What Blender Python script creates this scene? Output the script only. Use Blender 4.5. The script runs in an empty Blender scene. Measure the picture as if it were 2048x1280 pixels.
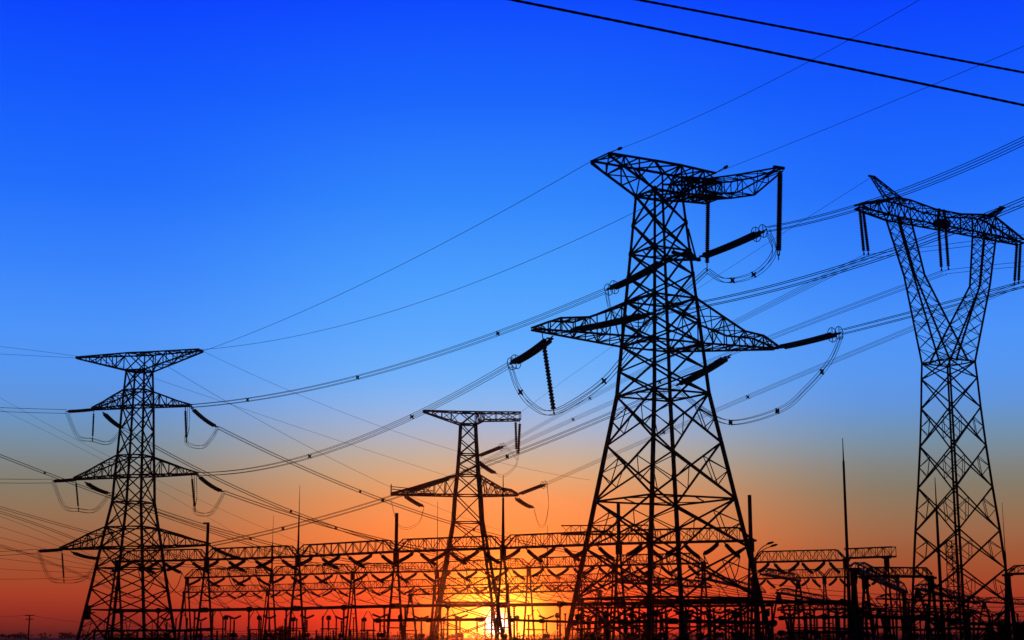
import bpy, math, random
from mathutils import Vector, Matrix
V = Vector
R = math.radians
random.seed(7)
S = bpy.context.scene
COL = S.collection

# ------------------------------------------------------------------ camera
F, CX, CY, YH = 3200.0, 1024.0, 640.0, 1271.0
PITCH = math.atan((YH - CY) / F)
CP, SP = math.cos(PITCH), math.sin(PITCH)
EYE = V((0, 0, 1.7))
cam = bpy.data.objects.new('camera', bpy.data.cameras.new('camera'))
COL.objects.link(cam)
cam.location = EYE
cam.rotation_euler = (math.pi / 2 + PITCH, 0, 0)
cam.data.sensor_width = 36
cam.data.lens = F / 2048 * 36
cam.data.clip_start = 0.5
cam.data.clip_end = 30000
S.camera = cam
S.render.resolution_x, S.render.resolution_y = 1024, 640
S.view_settings.view_transform = 'Standard'
S.view_settings.look = 'None'
S.view_settings.exposure = 0
S.view_settings.gamma = 1


def ray(px, py):
    v, w = (px - CX) / F, (CY - py) / F
    return V((v, CP - w * SP, SP + w * CP))


def at(px, py, Y):
    d = ray(px, py)
    return EYE + d * (Y / d.y)


def proj(P):
    q = P - EYE
    dep = q.y * CP + q.z * SP
    return CX + F * q.x / dep, CY - F * (-q.y * SP + q.z * CP) / dep


# ------------------------------------------------------------------ world and sun
SUN_DIR = ray(993, 1248).normalized()
SUN_EL = math.asin(SUN_DIR.z)
SUN_AZ = math.atan2(SUN_DIR.x, SUN_DIR.y)


def lin(c):
    out = []
    for x in c:
        x = x / 255
        out.append(x / 12.92 if x <= .04045 else ((x + .055) / 1.055) ** 2.4)
    return tuple(out) + (1,)


world = bpy.data.worlds.new("World")
S.world = world
world.use_nodes = True
nt = world.node_tree
nt.nodes.clear()


def N(t, **kw):
    n = nt.nodes.new(t)
    for k, v in kw.items():
        setattr(n, k, v)
    return n


def link(a, b):
    nt.links.new(a, b)


def math_node(op, a, b=None, clamp=False):
    n = N('ShaderNodeMath', operation=op, use_clamp=clamp)
    for i, x in enumerate((a, b)):
        if x is None:
            continue
        if isinstance(x, (int, float)):
            n.inputs[i].default_value = x
        else:
            link(x, n.inputs[i])
    return n.outputs[0]


def ramp(fac, stops, interp='LINEAR'):
    n = N('ShaderNodeValToRGB')
    n.color_ramp.interpolation = interp
    e = n.color_ramp.elements
    while len(e) < len(stops):
        e.new(0.5)
    for el, (p, c) in zip(e, sorted(stops)):
        el.position = p
        el.color = c
    link(fac, n.inputs[0])
    return n.outputs[0]


def maprange(x, a, b, smooth=True, lo=0, hi=1):
    n = N('ShaderNodeMapRange', interpolation_type='SMOOTHSTEP' if smooth else 'LINEAR')
    for i, v in ((1, a), (2, b), (3, lo), (4, hi)):
        n.inputs[i].default_value = v
    link(x, n.inputs[0])
    return n.outputs[0]


tc = N('ShaderNodeTexCoord')
sep = N('ShaderNodeSeparateXYZ')
link(tc.outputs['Generated'], sep.inputs[0])
ZMAX = 0.5
tz = math_node('DIVIDE', sep.outputs[2], ZMAX, True)


def zpos(py):
    d = ray(CX, py).normalized()
    return max(0.0, min(1.0, d.z / ZMAX))


MIDC = [(0, (8, 74, 254)), (200, (22, 102, 252)), (400, (46, 134, 252)), (560, (72, 158, 254)), (680, (92, 170, 255)), (760, (112, 178, 250)),
        (810, (138, 182, 236)), (860, (166, 180, 206)), (910, (192, 176, 158)), (955, (218, 166, 118)), (1000, (238, 150, 88)),
        (1060, (250, 136, 66)), (1120, (254, 118, 54)), (1190, (250, 78, 33)), (1235, (255, 50, 25)), (1270, (205, 42, 30))]
EDGC = [(0, (5, 62, 254)), (200, (14, 88, 253)), (400, (30, 110, 252)), (560, (54, 132, 252)), (680, (74, 148, 250)), (760, (84, 150, 240)),
        (820, (94, 148, 220)), (862, (106, 146, 188)), (900, (117, 141, 160)), (940, (126, 131, 130)), (982, (131, 122, 104)), (1030, (146, 113, 84)),
        (1076, (156, 101, 68)), (1110, (158, 88, 54)), (1150, (162, 74, 43)), (1190, (166, 60, 36)), (1225, (146, 45, 34)), (1258, (110, 34, 31)), (1271, (76, 26, 28))]
top = (1.0, lin((2, 18, 100)))
r_mid = ramp(tz, [(zpos(y), lin(c)) for y, c in MIDC] + [top])
r_edg = ramp(tz, [(zpos(y), lin(c)) for y, c in EDGC] + [top])
az = math_node('ARCTAN2', sep.outputs[0], sep.outputs[1])
daz = math_node('ABSOLUTE', math_node('SUBTRACT', az, SUN_AZ))
fe = maprange(daz, R(1.5), R(14.6))
mx = N('ShaderNodeMix', data_type='RGBA')
link(fe, mx.inputs[0])
link(r_mid, mx.inputs[6])
link(r_edg, mx.inputs[7])
# the half of the sky behind the viewer has already gone to dusk
dusk = maprange(daz, R(25), R(100), True, 1.0, 0.05)
dk = N('ShaderNodeMix', data_type='RGBA', blend_type='MULTIPLY')
dk.inputs[0].default_value = 1
link(mx.outputs[2], dk.inputs[6])
link(dusk, dk.inputs[7])
# bright aureole round the low sun
dot = N('ShaderNodeVectorMath', operation='DOT_PRODUCT')
link(tc.outputs['Generated'], dot.inputs[0])
dot.inputs[1].default_value = SUN_DIR
ang = math_node('ARCCOSINE', math_node('MINIMUM', dot.outputs['Value'], 1.0))
angd = math_node('DIVIDE', ang, R(8.0), True)


def alpha(stops):
    return [(a / 8.0, (v, v, v, 1)) for a, v in stops]


gl_f = ramp(angd, alpha([(0, 1), (0.9, 1), (1.5, .87), (1.9, .58), (2.5, .3), (3.6, .1), (5.5, .01), (8, 0)]), 'EASE')
gl_c = ramp(angd, [(0, lin((255, 240, 130))), (.5 / 8, lin((255, 232, 66))), (1.4 / 8, lin((255, 214, 44))), (2.2 / 8, lin((255, 176, 48))),
                   (3.6 / 8, lin((255, 150, 56))), (1, lin((255, 130, 60)))])
gm = N('ShaderNodeMix', data_type='RGBA')
link(gl_f, gm.inputs[0])
link(dk.outputs[2], gm.inputs[6])
link(gl_c, gm.inputs[7])
disc = maprange(ang, R(.43), R(.28))
halo = maprange(ang, R(.75), R(.25))
dm = N('ShaderNodeMix', data_type='RGBA')
link(math_node('MULTIPLY', halo, .75), dm.inputs[0])
link(gm.outputs[2], dm.inputs[6])
dm.inputs[7].default_value = (1.0, .93, .55, 1)
dm2 = N('ShaderNodeMix', data_type='RGBA')
link(disc, dm2.inputs[0])
link(dm.outputs[2], dm2.inputs[6])
dm2.inputs[7].default_value = (3.0, 2.8, 2.5, 1)
bg = N('ShaderNodeBackground')
link(dm2.outputs[2], bg.inputs[0])
bg.inputs[1].default_value = 1.0
sky = N('ShaderNodeTexSky', sky_type='NISHITA')
sky.sun_disc = False
sky.sun_elevation = max(SUN_EL, R(.3))
sky.sun_rotation = SUN_AZ
bg2 = N('ShaderNodeBackground')
link(sky.outputs[0], bg2.inputs[0])
bg2.inputs[1].default_value = 0.0015
ad = N('ShaderNodeAddShader')
link(bg.outputs[0], ad.inputs[0])
link(bg2.outputs[0], ad.inputs[1])
wo = N('ShaderNodeOutputWorld')
link(ad.outputs[0], wo.inputs[0])

sun = bpy.data.objects.new('sun', bpy.data.lights.new('sun', 'SUN'))
COL.objects.link(sun)
sun.data.energy = 0.6
sun.data.angle = R(.53)
sun.data.color = (1.0, .12, .025)
sun.rotation_euler = (-SUN_DIR).to_track_quat('-Z', 'Y').to_euler()


# ------------------------------------------------------------------ materials
def mat(name, c1, c2, rough=.6, scale=3.0, bump=0.0, metal=0.0, coord='Object'):
    m = bpy.data.materials.new(name)
    m.use_nodes = True
    t = m.node_tree
    b = t.nodes['Principled BSDF']
    tcn = t.nodes.new('ShaderNodeTexCoord')
    no = t.nodes.new('ShaderNodeTexNoise')
    no.inputs['Scale'].default_value = scale
    no.inputs['Detail'].default_value = 5
    cr = t.nodes.new('ShaderNodeValToRGB')
    cr.color_ramp.elements[0].position = .35
    cr.color_ramp.elements[1].position = .7
    cr.color_ramp.elements[0].color = c1 + (1,)
    cr.color_ramp.elements[1].color = c2 + (1,)
    t.links.new(tcn.outputs[coord], no.inputs['Vector'])
    t.links.new(no.outputs[0], cr.inputs[0])
    t.links.new(cr.outputs[0], b.inputs['Base Color'])
    b.inputs['Roughness'].default_value = rough
    b.inputs['Metallic'].default_value = metal
    b.inputs['Specular IOR Level'].default_value = .06
    if bump:
        bn = t.nodes.new('ShaderNodeBump')
        bn.inputs['Strength'].default_value = bump
        t.links.new(no.outputs[0], bn.inputs['Height'])
        t.links.new(bn.outputs[0], b.inputs['Normal'])
    return m


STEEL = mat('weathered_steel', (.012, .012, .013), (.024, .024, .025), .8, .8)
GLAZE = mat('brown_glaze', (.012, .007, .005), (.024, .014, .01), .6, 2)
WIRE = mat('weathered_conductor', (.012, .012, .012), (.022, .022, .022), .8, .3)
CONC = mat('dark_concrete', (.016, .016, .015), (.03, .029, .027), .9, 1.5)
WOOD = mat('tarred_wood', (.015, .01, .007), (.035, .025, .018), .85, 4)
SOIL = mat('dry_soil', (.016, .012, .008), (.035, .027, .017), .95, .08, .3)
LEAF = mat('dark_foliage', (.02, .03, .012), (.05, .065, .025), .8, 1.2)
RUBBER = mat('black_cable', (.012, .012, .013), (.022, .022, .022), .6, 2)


# ------------------------------------------------------------------ mesh helpers
class MB:
    def __init__(self):
        self.v, self.f = [], []

    def bar(self, p, q, w, h=None):
        h = h or w
        d = q - p
        if d.length < 1e-6:
            return
        d.normalize()
        u = d.cross(V((0, 0, 1)))
        if u.length < 1e-3:
            u = V((1, 0, 0))
        u.normalize()
        n = u.cross(d)
        b = len(self.v)
        for c in (p, q):
            for s, t in ((-1, -1), (1, -1), (1, 1), (-1, 1)):
                self.v.append(c + u * (s * w / 2) + n * (t * h / 2))
        self.f += [(b, b + 1, b + 2, b + 3), (b + 7, b + 6, b + 5, b + 4)]
        for i in range(4):
            j = (i + 1) % 4
            self.f.append((b + i, b + 4 + i, b + 4 + j, b + j))

    def tube(self, pts, r, n=6, closed=False):
        m = len(pts)
        rr = r if isinstance(r, (list, tuple)) else [r] * m
        b = len(self.v)
        u = None
        for i, p in enumerate(pts):
            if closed:
                t = pts[(i + 1) % m] - pts[i - 1]
            else:
                t = pts[min(i + 1, m - 1)] - pts[max(i - 1, 0)]
            t.normalize()
            if u is None:
                u = t.cross(V((0, 0, 1)))
                if u.length < 1e-3:
                    u = V((1, 0, 0))
            else:
                u = u - t * u.dot(t)
            u.normalize()
            w = t.cross(u)
            for k in range(n):
                a = 2 * math.pi * k / n
                self.v.append(p + (u * math.cos(a) + w * math.sin(a)) * rr[i])
        for i in range(m if closed else m - 1):
            i2 = (i + 1) % m
            for k in range(n):
                k2 = (k + 1) % n
                self.f.append((b + i * n + k, b + i * n + k2, b + i2 * n + k2, b + i2 * n + k))
        if not closed:
            self.f.append(tuple(b + k for k in range(n))[::-1])
            self.f.append(tuple(b + (m - 1) * n + k for k in range(n)))

    def node(self, p, d, g):
        d = d.normalized()
        self.tube([p - d * g, p - d * g * .55, p + d * g * .55, p + d * g], [g * .3, g * .62, g * .62, g * .3], 6)

    def build(self, name, m, parent=None, loc=None):
        me = bpy.data.meshes.new(name)
        o_ = loc if loc is not None else V((0, 0, 0))
        me.from_pydata([tuple(x - o_) for x in self.v], [], self.f)
        me.update()
        me.materials.append(m)
        o = bpy.data.objects.new(name, me)
        COL.objects.link(o)
        if parent:
            o.parent = parent
        elif loc is not None:
            o.location = loc
        return o


def tag(o, label=None, cat=None, group=None, kind=None):
    for k, v in (('label', label), ('category', cat), ('group', group), ('kind', kind)):
        if v:
            o[k] = v
    return o


def thing(name, label, cat, loc, rz=0, group=None):
    o = bpy.data.objects.new(name, None)
    COL.objects.link(o)
    o.empty_display_size = .3
    o.location = loc
    o.rotation_euler = (0, 0, rz)
    return tag(o, label, cat, group, 'thing')


def copy_tree(o, parent=None):
    c = o.copy()
    COL.objects.link(c)
    if parent:
        c.parent = parent
    for ch in list(o.children):
        copy_tree(ch, c)
    return c


def lerp(a, b, t):
    return a + (b - a) * t


ORD = ['first', 'second', 'third', 'fourth', 'fifth', 'sixth', 'seventh', 'eighth', 'ninth', 'tenth', 'eleventh', 'twelfth',
       'thirteenth', 'fourteenth', 'fifteenth', 'sixteenth', 'seventeenth', 'eighteenth', 'nineteenth', 'twentieth', 'twenty-first',
       'twenty-second', 'twenty-third', 'twenty-fourth', 'twenty-fifth', 'twenty-sixth', 'twenty-seventh', 'twenty-eighth', 'twenty-ninth', 'thirtieth']


def lattice(secs, mbC, mbB, wc, wb, style='x', rings=None, red=(), gus=0.0, wr=None, faces=(0, 1, 2, 3)):
    """secs: sections of four corners; chords run through them, webs cross each face."""
    n = len(secs)
    for k in range(4):
        mb = mbC[k] if isinstance(mbC, (list, tuple)) else mbC
        for i in range(n - 1):
            a, b = secs[i][k], secs[i + 1][k]
            d = (b - a)
            if d.length < 1e-4:
                continue
            d.normalize()
            w_ = wc if not isinstance(wc, (list, tuple)) else wc[i]
            mb.bar(a - d * w_ * .1, b + d * w_ * .1, w_)
            if gus:
                mb.node(b, d, gus)
    for i in range(n - 1):
        for k in faces:
            a0, a1 = secs[i][k], secs[i][(k + 1) % 4]
            b0, b1 = secs[i + 1][k], secs[i + 1][(k + 1) % 4]
            nrm = (a1 - a0).cross(b0 - a0)
            nrm = nrm.normalized() if nrm.length > 1e-6 else V((0, 0, 0))
            e = nrm * (wb * .3)
            if style == 'x':
                mbB.bar(a0 + e, b1 + e, wb)
                mbB.bar(a1 - e, b0 - e, wb)
                if i in red:
                    w3 = wr or wb * .5
                    for p, q, r1, r2 in ((a0, b0, b1, a1), (a1, b1, b0, a0)):
                        m = lerp(p, q, .5)
                        q1 = lerp(p, r1, .27)
                        q2 = lerp(q, r2, .27)
                        mbB.bar(m, q1, w3)
                        mbB.bar(m, q2, w3)
                        mbB.bar(q1, q2, w3)
            else:
                if (i + k) % 2:
                    mbB.bar(a0, b1, wb)
                else:
                    mbB.bar(a1, b0, wb)
            if rings is None or (i + 1) in rings:
                if i < n - 2 or style == 'x' or (b0 - b1).length > .75:
                    mbB.bar(b0, b1, wb)


def square(z, a, b=None):
    b = a if b is None else b
    return [V((-a, -b, z)), V((a, -b, z)), V((a, b, z)), V((-a, b, z))]


def xsec(x, y, zt, zb, y0=0.0):
    return [V((x, y0 - y, zb)), V((x, y0 + y, zb)), V((x, y0 + y, zt)), V((x, y0 - y, zt))]


class Frame:
    """local frame of a tower: x along the arms, y along the line"""

    def __init__(self, px, Y, theta):
        P = at(px, YH, Y)
        self.C = V((P.x, Y, 0))
        self.th = R(theta)
        c, s = math.cos(self.th), math.sin(self.th)
        self.X, self.Yv = V((c, s, 0)), V((-s, c, 0))
        self.cs = abs(c) + abs(s)

    def W(self, p):
        return self.C + self.X * p[0] + self.Yv * p[1] + V((0, 0, p[2]))

    def L(self, P):
        q = P - self.C
        return V((q.dot(self.X), q.dot(self.Yv), q.z))

    def pk(self, px, py, y=0.0):
        d = ray(px, py)
        t = ((self.C - EYE).dot(self.Yv) + y) / d.dot(self.Yv)
        return self.L(EYE + d * t)

    def pkx(self, px, py, x):
        d = ray(px, py)
        t = ((self.C - EYE).dot(self.X) + x) / d.dot(self.X)
        return self.L(EYE + d * t)

    def pkz(self, px, py, z):
        d = ray(px, py)
        return self.L(EYE + d * ((z - EYE.z) / d.z))

    def z(self, py, px=None):
        return at(self.px0(py) if px is None else px, py, self.C.y).z

    def px0(self, py):
        return proj(V((self.C.x, self.C.y, at(CX, py, self.C.y).z)))[0]

    def half(self, py, width):
        a, b = at(CX, py, self.C.y), at(CX + width, py, self.C.y)
        return (b.x - a.x) / 2 / self.cs


# ------------------------------------------------------------------ wires and strings
def spline(pts, n=8):
    out = []
    P = [pts[0] * 2 - pts[1]] + list(pts) + [pts[-1] * 2 - pts[-2]]
    for i in range(1, len(P) - 2):
        for k in range(n):
            t = k / n
            a, b, c, d = P[i - 1], P[i], P[i + 1], P[i + 2]
            out.append(.5 * ((2 * b) + (c - a) * t + (2 * a - 5 * b + 4 * c - d) * t * t + (3 * b - a - 3 * c + d) * t ** 3))
    out.append(pts[-1])
    return out


def z_at(X, Y, py):
    w = (CY - py) / F
    return EYE.z + Y * (SP + w * CP) / (CP - w * SP)


def sagged(A, B, via=None, sag=0.0, n=28):
    if via:
        lo, hi = 0.02, .98
        f = lambda t: proj(lerp(A, B, t))[0] - via[0]
        if f(lo) * f(hi) < 0:
            for _ in range(40):
                m = (lo + hi) / 2
                if f(lo) * f(m) <= 0:
                    hi = m
                else:
                    lo = m
            t = (lo + hi) / 2
            P = lerp(A, B, t)
            sag = (P.z - z_at(P.x, P.y, via[1])) / (4 * t * (1 - t))
    return [lerp(A, B, i / n) - V((0, 0, 4 * sag * (i / n) * (1 - i / n))) for i in range(n + 1)]


def single_wire(name, label, cat, pts, r, group=None, m=None, n=5):
    mb = MB()
    mb.tube(pts, r, n)
    return tag(mb.build(name, m or WIRE, None, pts[0].copy()), label, cat, group, 'thing')


def arc_point(pts, s):
    L = [(pts[i + 1] - pts[i]).length for i in range(len(pts) - 1)]
    d = s * sum(L)
    for i, l in enumerate(L):
        if d <= l:
            return lerp(pts[i], pts[i + 1], d / l), (pts[i + 1] - pts[i]).normalized()
        d -= l
    return pts[-1], (pts[-1] - pts[-2]).normalized()


def bundle(label, pts, r=.034, sp=.46, spacers=(), name='conductor_bundle', cat='power line', group=None, nw=4, ssz=.35):
    t = thing(name, label, cat, pts[0], 0, group)
    o0 = pts[0].copy()
    d = (pts[-1] - pts[0])
    if d.xy.length < .5:
        d = pts[len(pts) // 2] - pts[0]
    h = V((d.y, -d.x, 0)).normalized() * (sp / 2)
    k = V((0, 0, sp / 2))
    offs = [h + k, -h + k, -h - k, h - k] if nw == 4 else [k, -k]
    for o in offs:
        mb = MB()
        mb.tube([p - o0 + o for p in pts], r, 4)
        mb.build('wire', WIRE, t)
    for s in spacers:
        c, dd = arc_point(pts, s)
        c = c - o0
        mb = MB()
        q = ssz / .3
        for sg in (1, -1):
            mb.bar(c + (h * sg + k) * q * 1.0, c - (h * sg + k) * q * 1.0, .17 * q / 1.4)
        mb.node(c, dd, .3 * q / 1.4)
        mb.build('spacer', STEEL, t)
    return t


def insulator(label, p, q, k=2, sep=.66, rd=.27, pitch=.3, ring=True, sag=.0, group='insulator strings on the pylons', a0=.12, a1=.88, ns=8, vert=False):
    t = thing('insulator_string', label, 'insulator', p, 0, group)
    d = q - p
    L = d.length
    h = V((d.y, -d.x, 0))
    h = h.normalized() * (sep / 2) if h.length > .3 * L else V((1, 0, 0)) * (sep / 2)
    cur = lambda s: d * s - V((0, 0, 4 * sag * s * (1 - s)))
    for c in range(k):
        o = h * (0 if k == 1 else (2 * c - 1))
        mb = MB()
        nd = max(6, int(L * (a1 - a0) / pitch))
        pts, rr = [], []
        for i in range(nd):
            for u, f in ((0.05, .62), (.3, 1.0), (.6, .95), (.8, .62)):
                s = a0 + (a1 - a0) * (i + u) / nd
                pts.append(cur(s) + o)
                rr.append(rd * f)
        mb.tube(pts, rr, ns)
        mb.build('disc_column', GLAZE, t)
    for s0, s1, s2 in ((0, a0 * .55, a0), (1, 1 - (1 - a1) * .55, a1)):
        mb = MB()
        w = .1
        mb.bar(cur(s0), cur(s1), w)
        if k == 2:
            mb.bar(cur(s1) - h * 1.2, cur(s1) + h * 1.2, w * 1.6)
            for sg in (-1, 1):
                mb.bar(cur(s1) + h * sg, cur(s2) + h * sg, w)
        else:
            mb.bar(cur(s1), cur(s2), w)
            mb.node(cur(s0), d, .16)
        mb.build('yoke_plate', STEEL, t)
    if ring:
        dn = d.normalized()
        u = dn.cross(V((0, 0, 1)))
        u = u.normalized() if u.length > .1 else V((1, 0, 0))
        w = u.cross(dn)
        for cc, ra in ((cur(a1 - .02), .8), (cur(1 - (1 - a1) * .35), .7)):
            mb = MB()
            mb.tube([cc + (u * math.cos(2 * math.pi * i / 20) * ra * .8 + w * math.sin(2 * math.pi * i / 20) * ra) for i in range(20)], .045, 5, True)
            mb.bar(cc - w * ra, cc + w * ra, .06)
            mb.build('grading_ring', STEEL, t)
    return t


# ------------------------------------------------------------------ ground and far land
g = MB()
NX = 60
xs = [-900 + 30 * i for i in range(NX + 1)]
ys = [-60, -30, 0, 50, 100, 150, 200, 250, 300, 350, 400, 500, 600, 800, 1000, 1100]
for y in ys:
    for x in xs:
        g.v.append(V((x, y, 0.12 * math.sin(x * .013 + y * .021) * math.cos(y * .017) * min(1, abs(y) / 100))))
for j in range(len(ys) - 1):
    for i in range(NX):
        a = j * (NX + 1) + i
        g.f.append((a, a + 1, a + NX + 2, a + NX + 1))
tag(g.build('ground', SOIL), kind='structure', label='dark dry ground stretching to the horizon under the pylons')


def leaf_cluster(mb, c, r, n, size, rng):
    for _ in range(n):
        while True:
            d = V((rng.uniform(-1, 1), rng.uniform(-1, 1), rng.uniform(-1, 1)))
            if d.length < 1:
                break
        p = c + V((d.x * r[0], d.y * r[1], d.z * r[2]))
        a = V((rng.gauss(0, 1), rng.gauss(0, 1), rng.gauss(0, 1))).normalized()
        b = a.cross(V((rng.gauss(0, 1), rng.gauss(0, 1), rng.gauss(0, 1)))).normalized()
        s = size * rng.uniform(.6, 1.3)
        i = len(mb.v)
        mb.v += [p - a * s, p + b * s * .45, p + a * s, p - b * s * .45]
        mb.f.append((i, i + 1, i + 2, i + 3))


def bush(name, label, cat, px, pw, pytop, Y, n, seed):
    rng = random.Random(seed)
    base = at(px, YH, Y)
    base.z = 0
    hgt = z_at(base.x, Y, pytop)
    wid = pw / F * Y
    t = thing(name, label, cat, base)
    mb, st = MB(), MB()
    m = max(5, int(wid * 3))
    for _ in range(m):
        x = rng.uniform(-wid / 2, wid / 2)
        e = math.sqrt(max(.1, 1 - (2 * x / wid) ** 2))
        zc = hgt * e * rng.uniform(.35, .85)
        leaf_cluster(mb, V((x, rng.uniform(-wid / 4, wid / 4), zc)), (wid * .12, wid * .12, hgt * .2), n // m, .14 * max(.6, hgt / 2.5), rng)
        st.tube([V((x * .2, 0, 0)), V((x * .6, 0, zc * .5)), V((x, 0, zc))], [.05, .04, .015], 5)
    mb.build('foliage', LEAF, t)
    st.build('stem', WOOD, t)
    return t


def weeds():
    rng = random.Random(3)
    mb = MB()
    for _ in range(14000):
        Y = rng.uniform(90, 330)
        px = rng.uniform(-40, 2100)
        P = at(px, YH, Y)
        lim = .55 + .5 * math.sin(px * .021 + Y * .3) * math.sin(px * .0061 + 1) + (.5 if px > 560 else 0)
        h = max(.4, rng.uniform(.5, 1.0) * (1.3 * lim))
        a = rng.uniform(0, 6.28)
        w = rng.uniform(.1, .28)
        i = len(mb.v)
        lean = V((rng.gauss(0, .2), rng.gauss(0, .2), 0)) * h
        mb.v += [V((P.x - w * math.cos(a), Y - w * math.sin(a), -.15)), V((P.x + w * math.cos(a), Y + w * math.sin(a), -.15)),
                 V((P.x, Y, h)) + lean]
        mb.f.append((i, i + 1, i + 2))
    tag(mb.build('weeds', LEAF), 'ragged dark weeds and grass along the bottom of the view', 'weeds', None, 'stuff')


weeds()


def far_wood():
    rng = random.Random(11)
    mb = MB()
    x = -700.0
    while x < 700:
        Y = 1040 + rng.uniform(-40, 40)
        h = rng.uniform(1.9, 3.2) + (1.0 if rng.random() < .1 else 0)
        leaf_cluster(mb, V((x, Y, h * .5)), (5, 4, h * .55), 26, 1.1, rng)
        x += rng.uniform(3, 5)
    tag(mb.build('far_wood', LEAF), 'low dark line of trees on the far horizon', 'wood', None, 'stuff')


far_wood()
bush('bush', 'large black bush in the bottom right corner under the wineglass pylon', 'bush', 2030, 120, 1236, 118, 2600, 1)
bush('bush', 'low round bush at the foot of the second slim gantry column from left', 'bush', 560, 62, 1249, 235, 1200, 2)
bush('bush', 'small bush left of the sun at the foot of a gantry column', 'bush', 872, 46, 1262, 225, 700, 3)
bush('bush', 'low bush just right of the big pylon, lower than the corner bush', 'bush', 1590, 70, 1262, 200, 800, 4)


# ------------------------------------------------------------------ angle pylons with a dog-leg jumper arm
def tower_root(T, label):
    return thing('transmission_tower', label, 'pylon', T.C, T.th, 'lattice transmission towers')


def add_body(T, root, levels, rings, wl, wb, red, gus, zb_w):
    """levels: (py, width_px) from the foot upwards; first entry may be ('z', z, width_px)"""
    secs = []
    for lv in levels:
        if lv[0] == 'z':
            secs.append(square(lv[1], T.half(YH, lv[2])))
        else:
            secs.append(square(T.z(lv[0]), T.half(lv[0], lv[1])))
    legs = [MB() for _ in range(4)]
    br = MB()
    lattice(secs, legs, br, wl, wb, 'x', rings=(), red=red, gus=gus, wr=zb_w)
    for m in legs:
        m.build('leg', STEEL, root)
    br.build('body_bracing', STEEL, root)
    for i in rings:
        m = MB()
        s = secs[i]
        for k in range(4):
            m.bar(s[k], s[(k + 1) % 4], wb * 1.1)
        mids = [lerp(s[k], s[(k + 1) % 4], .5) for k in range(4)]
        for k in range(4):
            m.bar(mids[k], mids[(k + 1) % 4], wb * .6)
        m.build('horizontal_frame', STEEL, root)
    return secs


def add_arm(root, name, prof, wc, wb, style='z', sub=2, gus=0, top0=None):
    """prof: list of (x, yhalf, zt, zb[, y0]) stations; refined into sub panels each"""
    secs = []
    for i in range(len(prof) - 1):
        for k in range(sub):
            t = k / sub
            secs.append(xsec(*[lerp(a, b, t) for a, b in zip(prof[i], prof[i + 1])]))
    secs.append(xsec(*prof[-1]))
    if top0:
        xt, at_, zt_ = top0
        secs[0][2], secs[0][3] = V((xt, at_, zt_)), V((xt, -at_, zt_))
        p1 = secs[2]
        for q in (2, 3):
            secs[1][q] = lerp(secs[0][q], p1[q], .5)
    mc, mb = MB(), MB()
    lattice(secs, mc, mc, wc, wb, style, gus=gus)
    return mc.build(name, STEEL, root)


T1 = Frame(1334, 170, 30)
t1 = tower_root(T1, 'largest lattice pylon right of centre with a hooked top arm')
w1 = lambda y: 180 + (y - 790) * .447 if y > 790 else 90 + (y - 390) * .225
zt_px = [1197, 1095, 1000, 888, 790, 740, 690, 645, 600, 552, 505, 448, 390]
lv = [('z', 0, w1(YH + 32))] + [(y, w1(y)) for y in zt_px]
secs1 = add_body(T1, t1, lv, (1, 3, 5, 7, 9, 11, 13), [.46, .46, .44, .42, .4, .36, .34, .34, .32, .3, .28, .25, .25], .175, (0, 1, 2, 3, 4), .36, .085)
a_top = T1.half(390, 90)
lt = T1.pk(1200, 314)
rt = T1.pk(1411, 354)
zc = T1.z(334)
zb = T1.z(390)
A1 = T1.pkz(1560, 336, rt.z + .1)
B1 = T1.pkz(1416, 395, zb + .4)
# top box plus earth-wire arm
add_arm(t1, 'earth_wire_arm', [(-a_top, a_top, zc, zb), (lt.x, a_top * .95, lt.z, lt.z - .25)], .22, .13, 'z', 3, .14)
add_arm(t1, 'top_frame', [(-a_top, a_top, zc, zb), (a_top, a_top, zc, zb)], .24, .15, 'x', 1, .2)
xb = B1.x + 1.4
add_arm(t1, 'earth_wire_arm', [(a_top, a_top, zc, zb), (rt.x, a_top, rt.z, lerp(zb, rt.z, .75))], .22, .13, 'z', 3, .14)
add_arm(t1, 'jumper_arm', [(a_top, a_top * .95, zb + 1.9, zb), (B1.x - 1.4, a_top * .9, zb + 2.2, zb + .3), (xb, a_top * .8, zb + 2.2, zb + .4)], .2, .12, 'z', 3, .12)
# beam along the line that carries the jumper strings
jb = MB()
js = []
for yy, hw, zt_, zb_ in ((B1.y + 1.0, 1.2, zb + 2.2, zb + .4), (0.0, 1.4, zb + 2.3, zb + .4), (-a_top, 1.4, zb + 2.3, zb + .4), (lerp(-a_top, A1.y, .42), 1.15, zb + 2.5, zb + .5), (A1.y, .35, A1.z, A1.z - .3)):
    x_ = lerp(B1.x, A1.x, (B1.y - yy) / (B1.y - A1.y))
    js.append([V((x_ - hw, yy, zb_)), V((x_ + hw, yy, zb_)), V((x_ + hw, yy, zt_)), V((x_ - hw, yy, zt_))])
js2 = []
for i in range(len(js) - 1):
    for k in range(2):
        js2.append([lerp(p, q, k / 2) for p, q in zip(js[i], js[i + 1])])
js2.append(js[-1])
lattice(js2, jb, jb, .16, .085, 'z', gus=.1)
jb.bar(V((A1.x - .9, A1.y, A1.z)), V((A1.x + .5, A1.y - .1, A1.z)), .3)
for yy in (-1.6, .4):
    jb.bar(V((B1.x - 1.2, yy, zb + .75)), V((B1.x + 1.2, yy, zb + .75)), .35, .25)
jb.build('jumper_beam', STEEL, t1)
# lower crossarms


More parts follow.
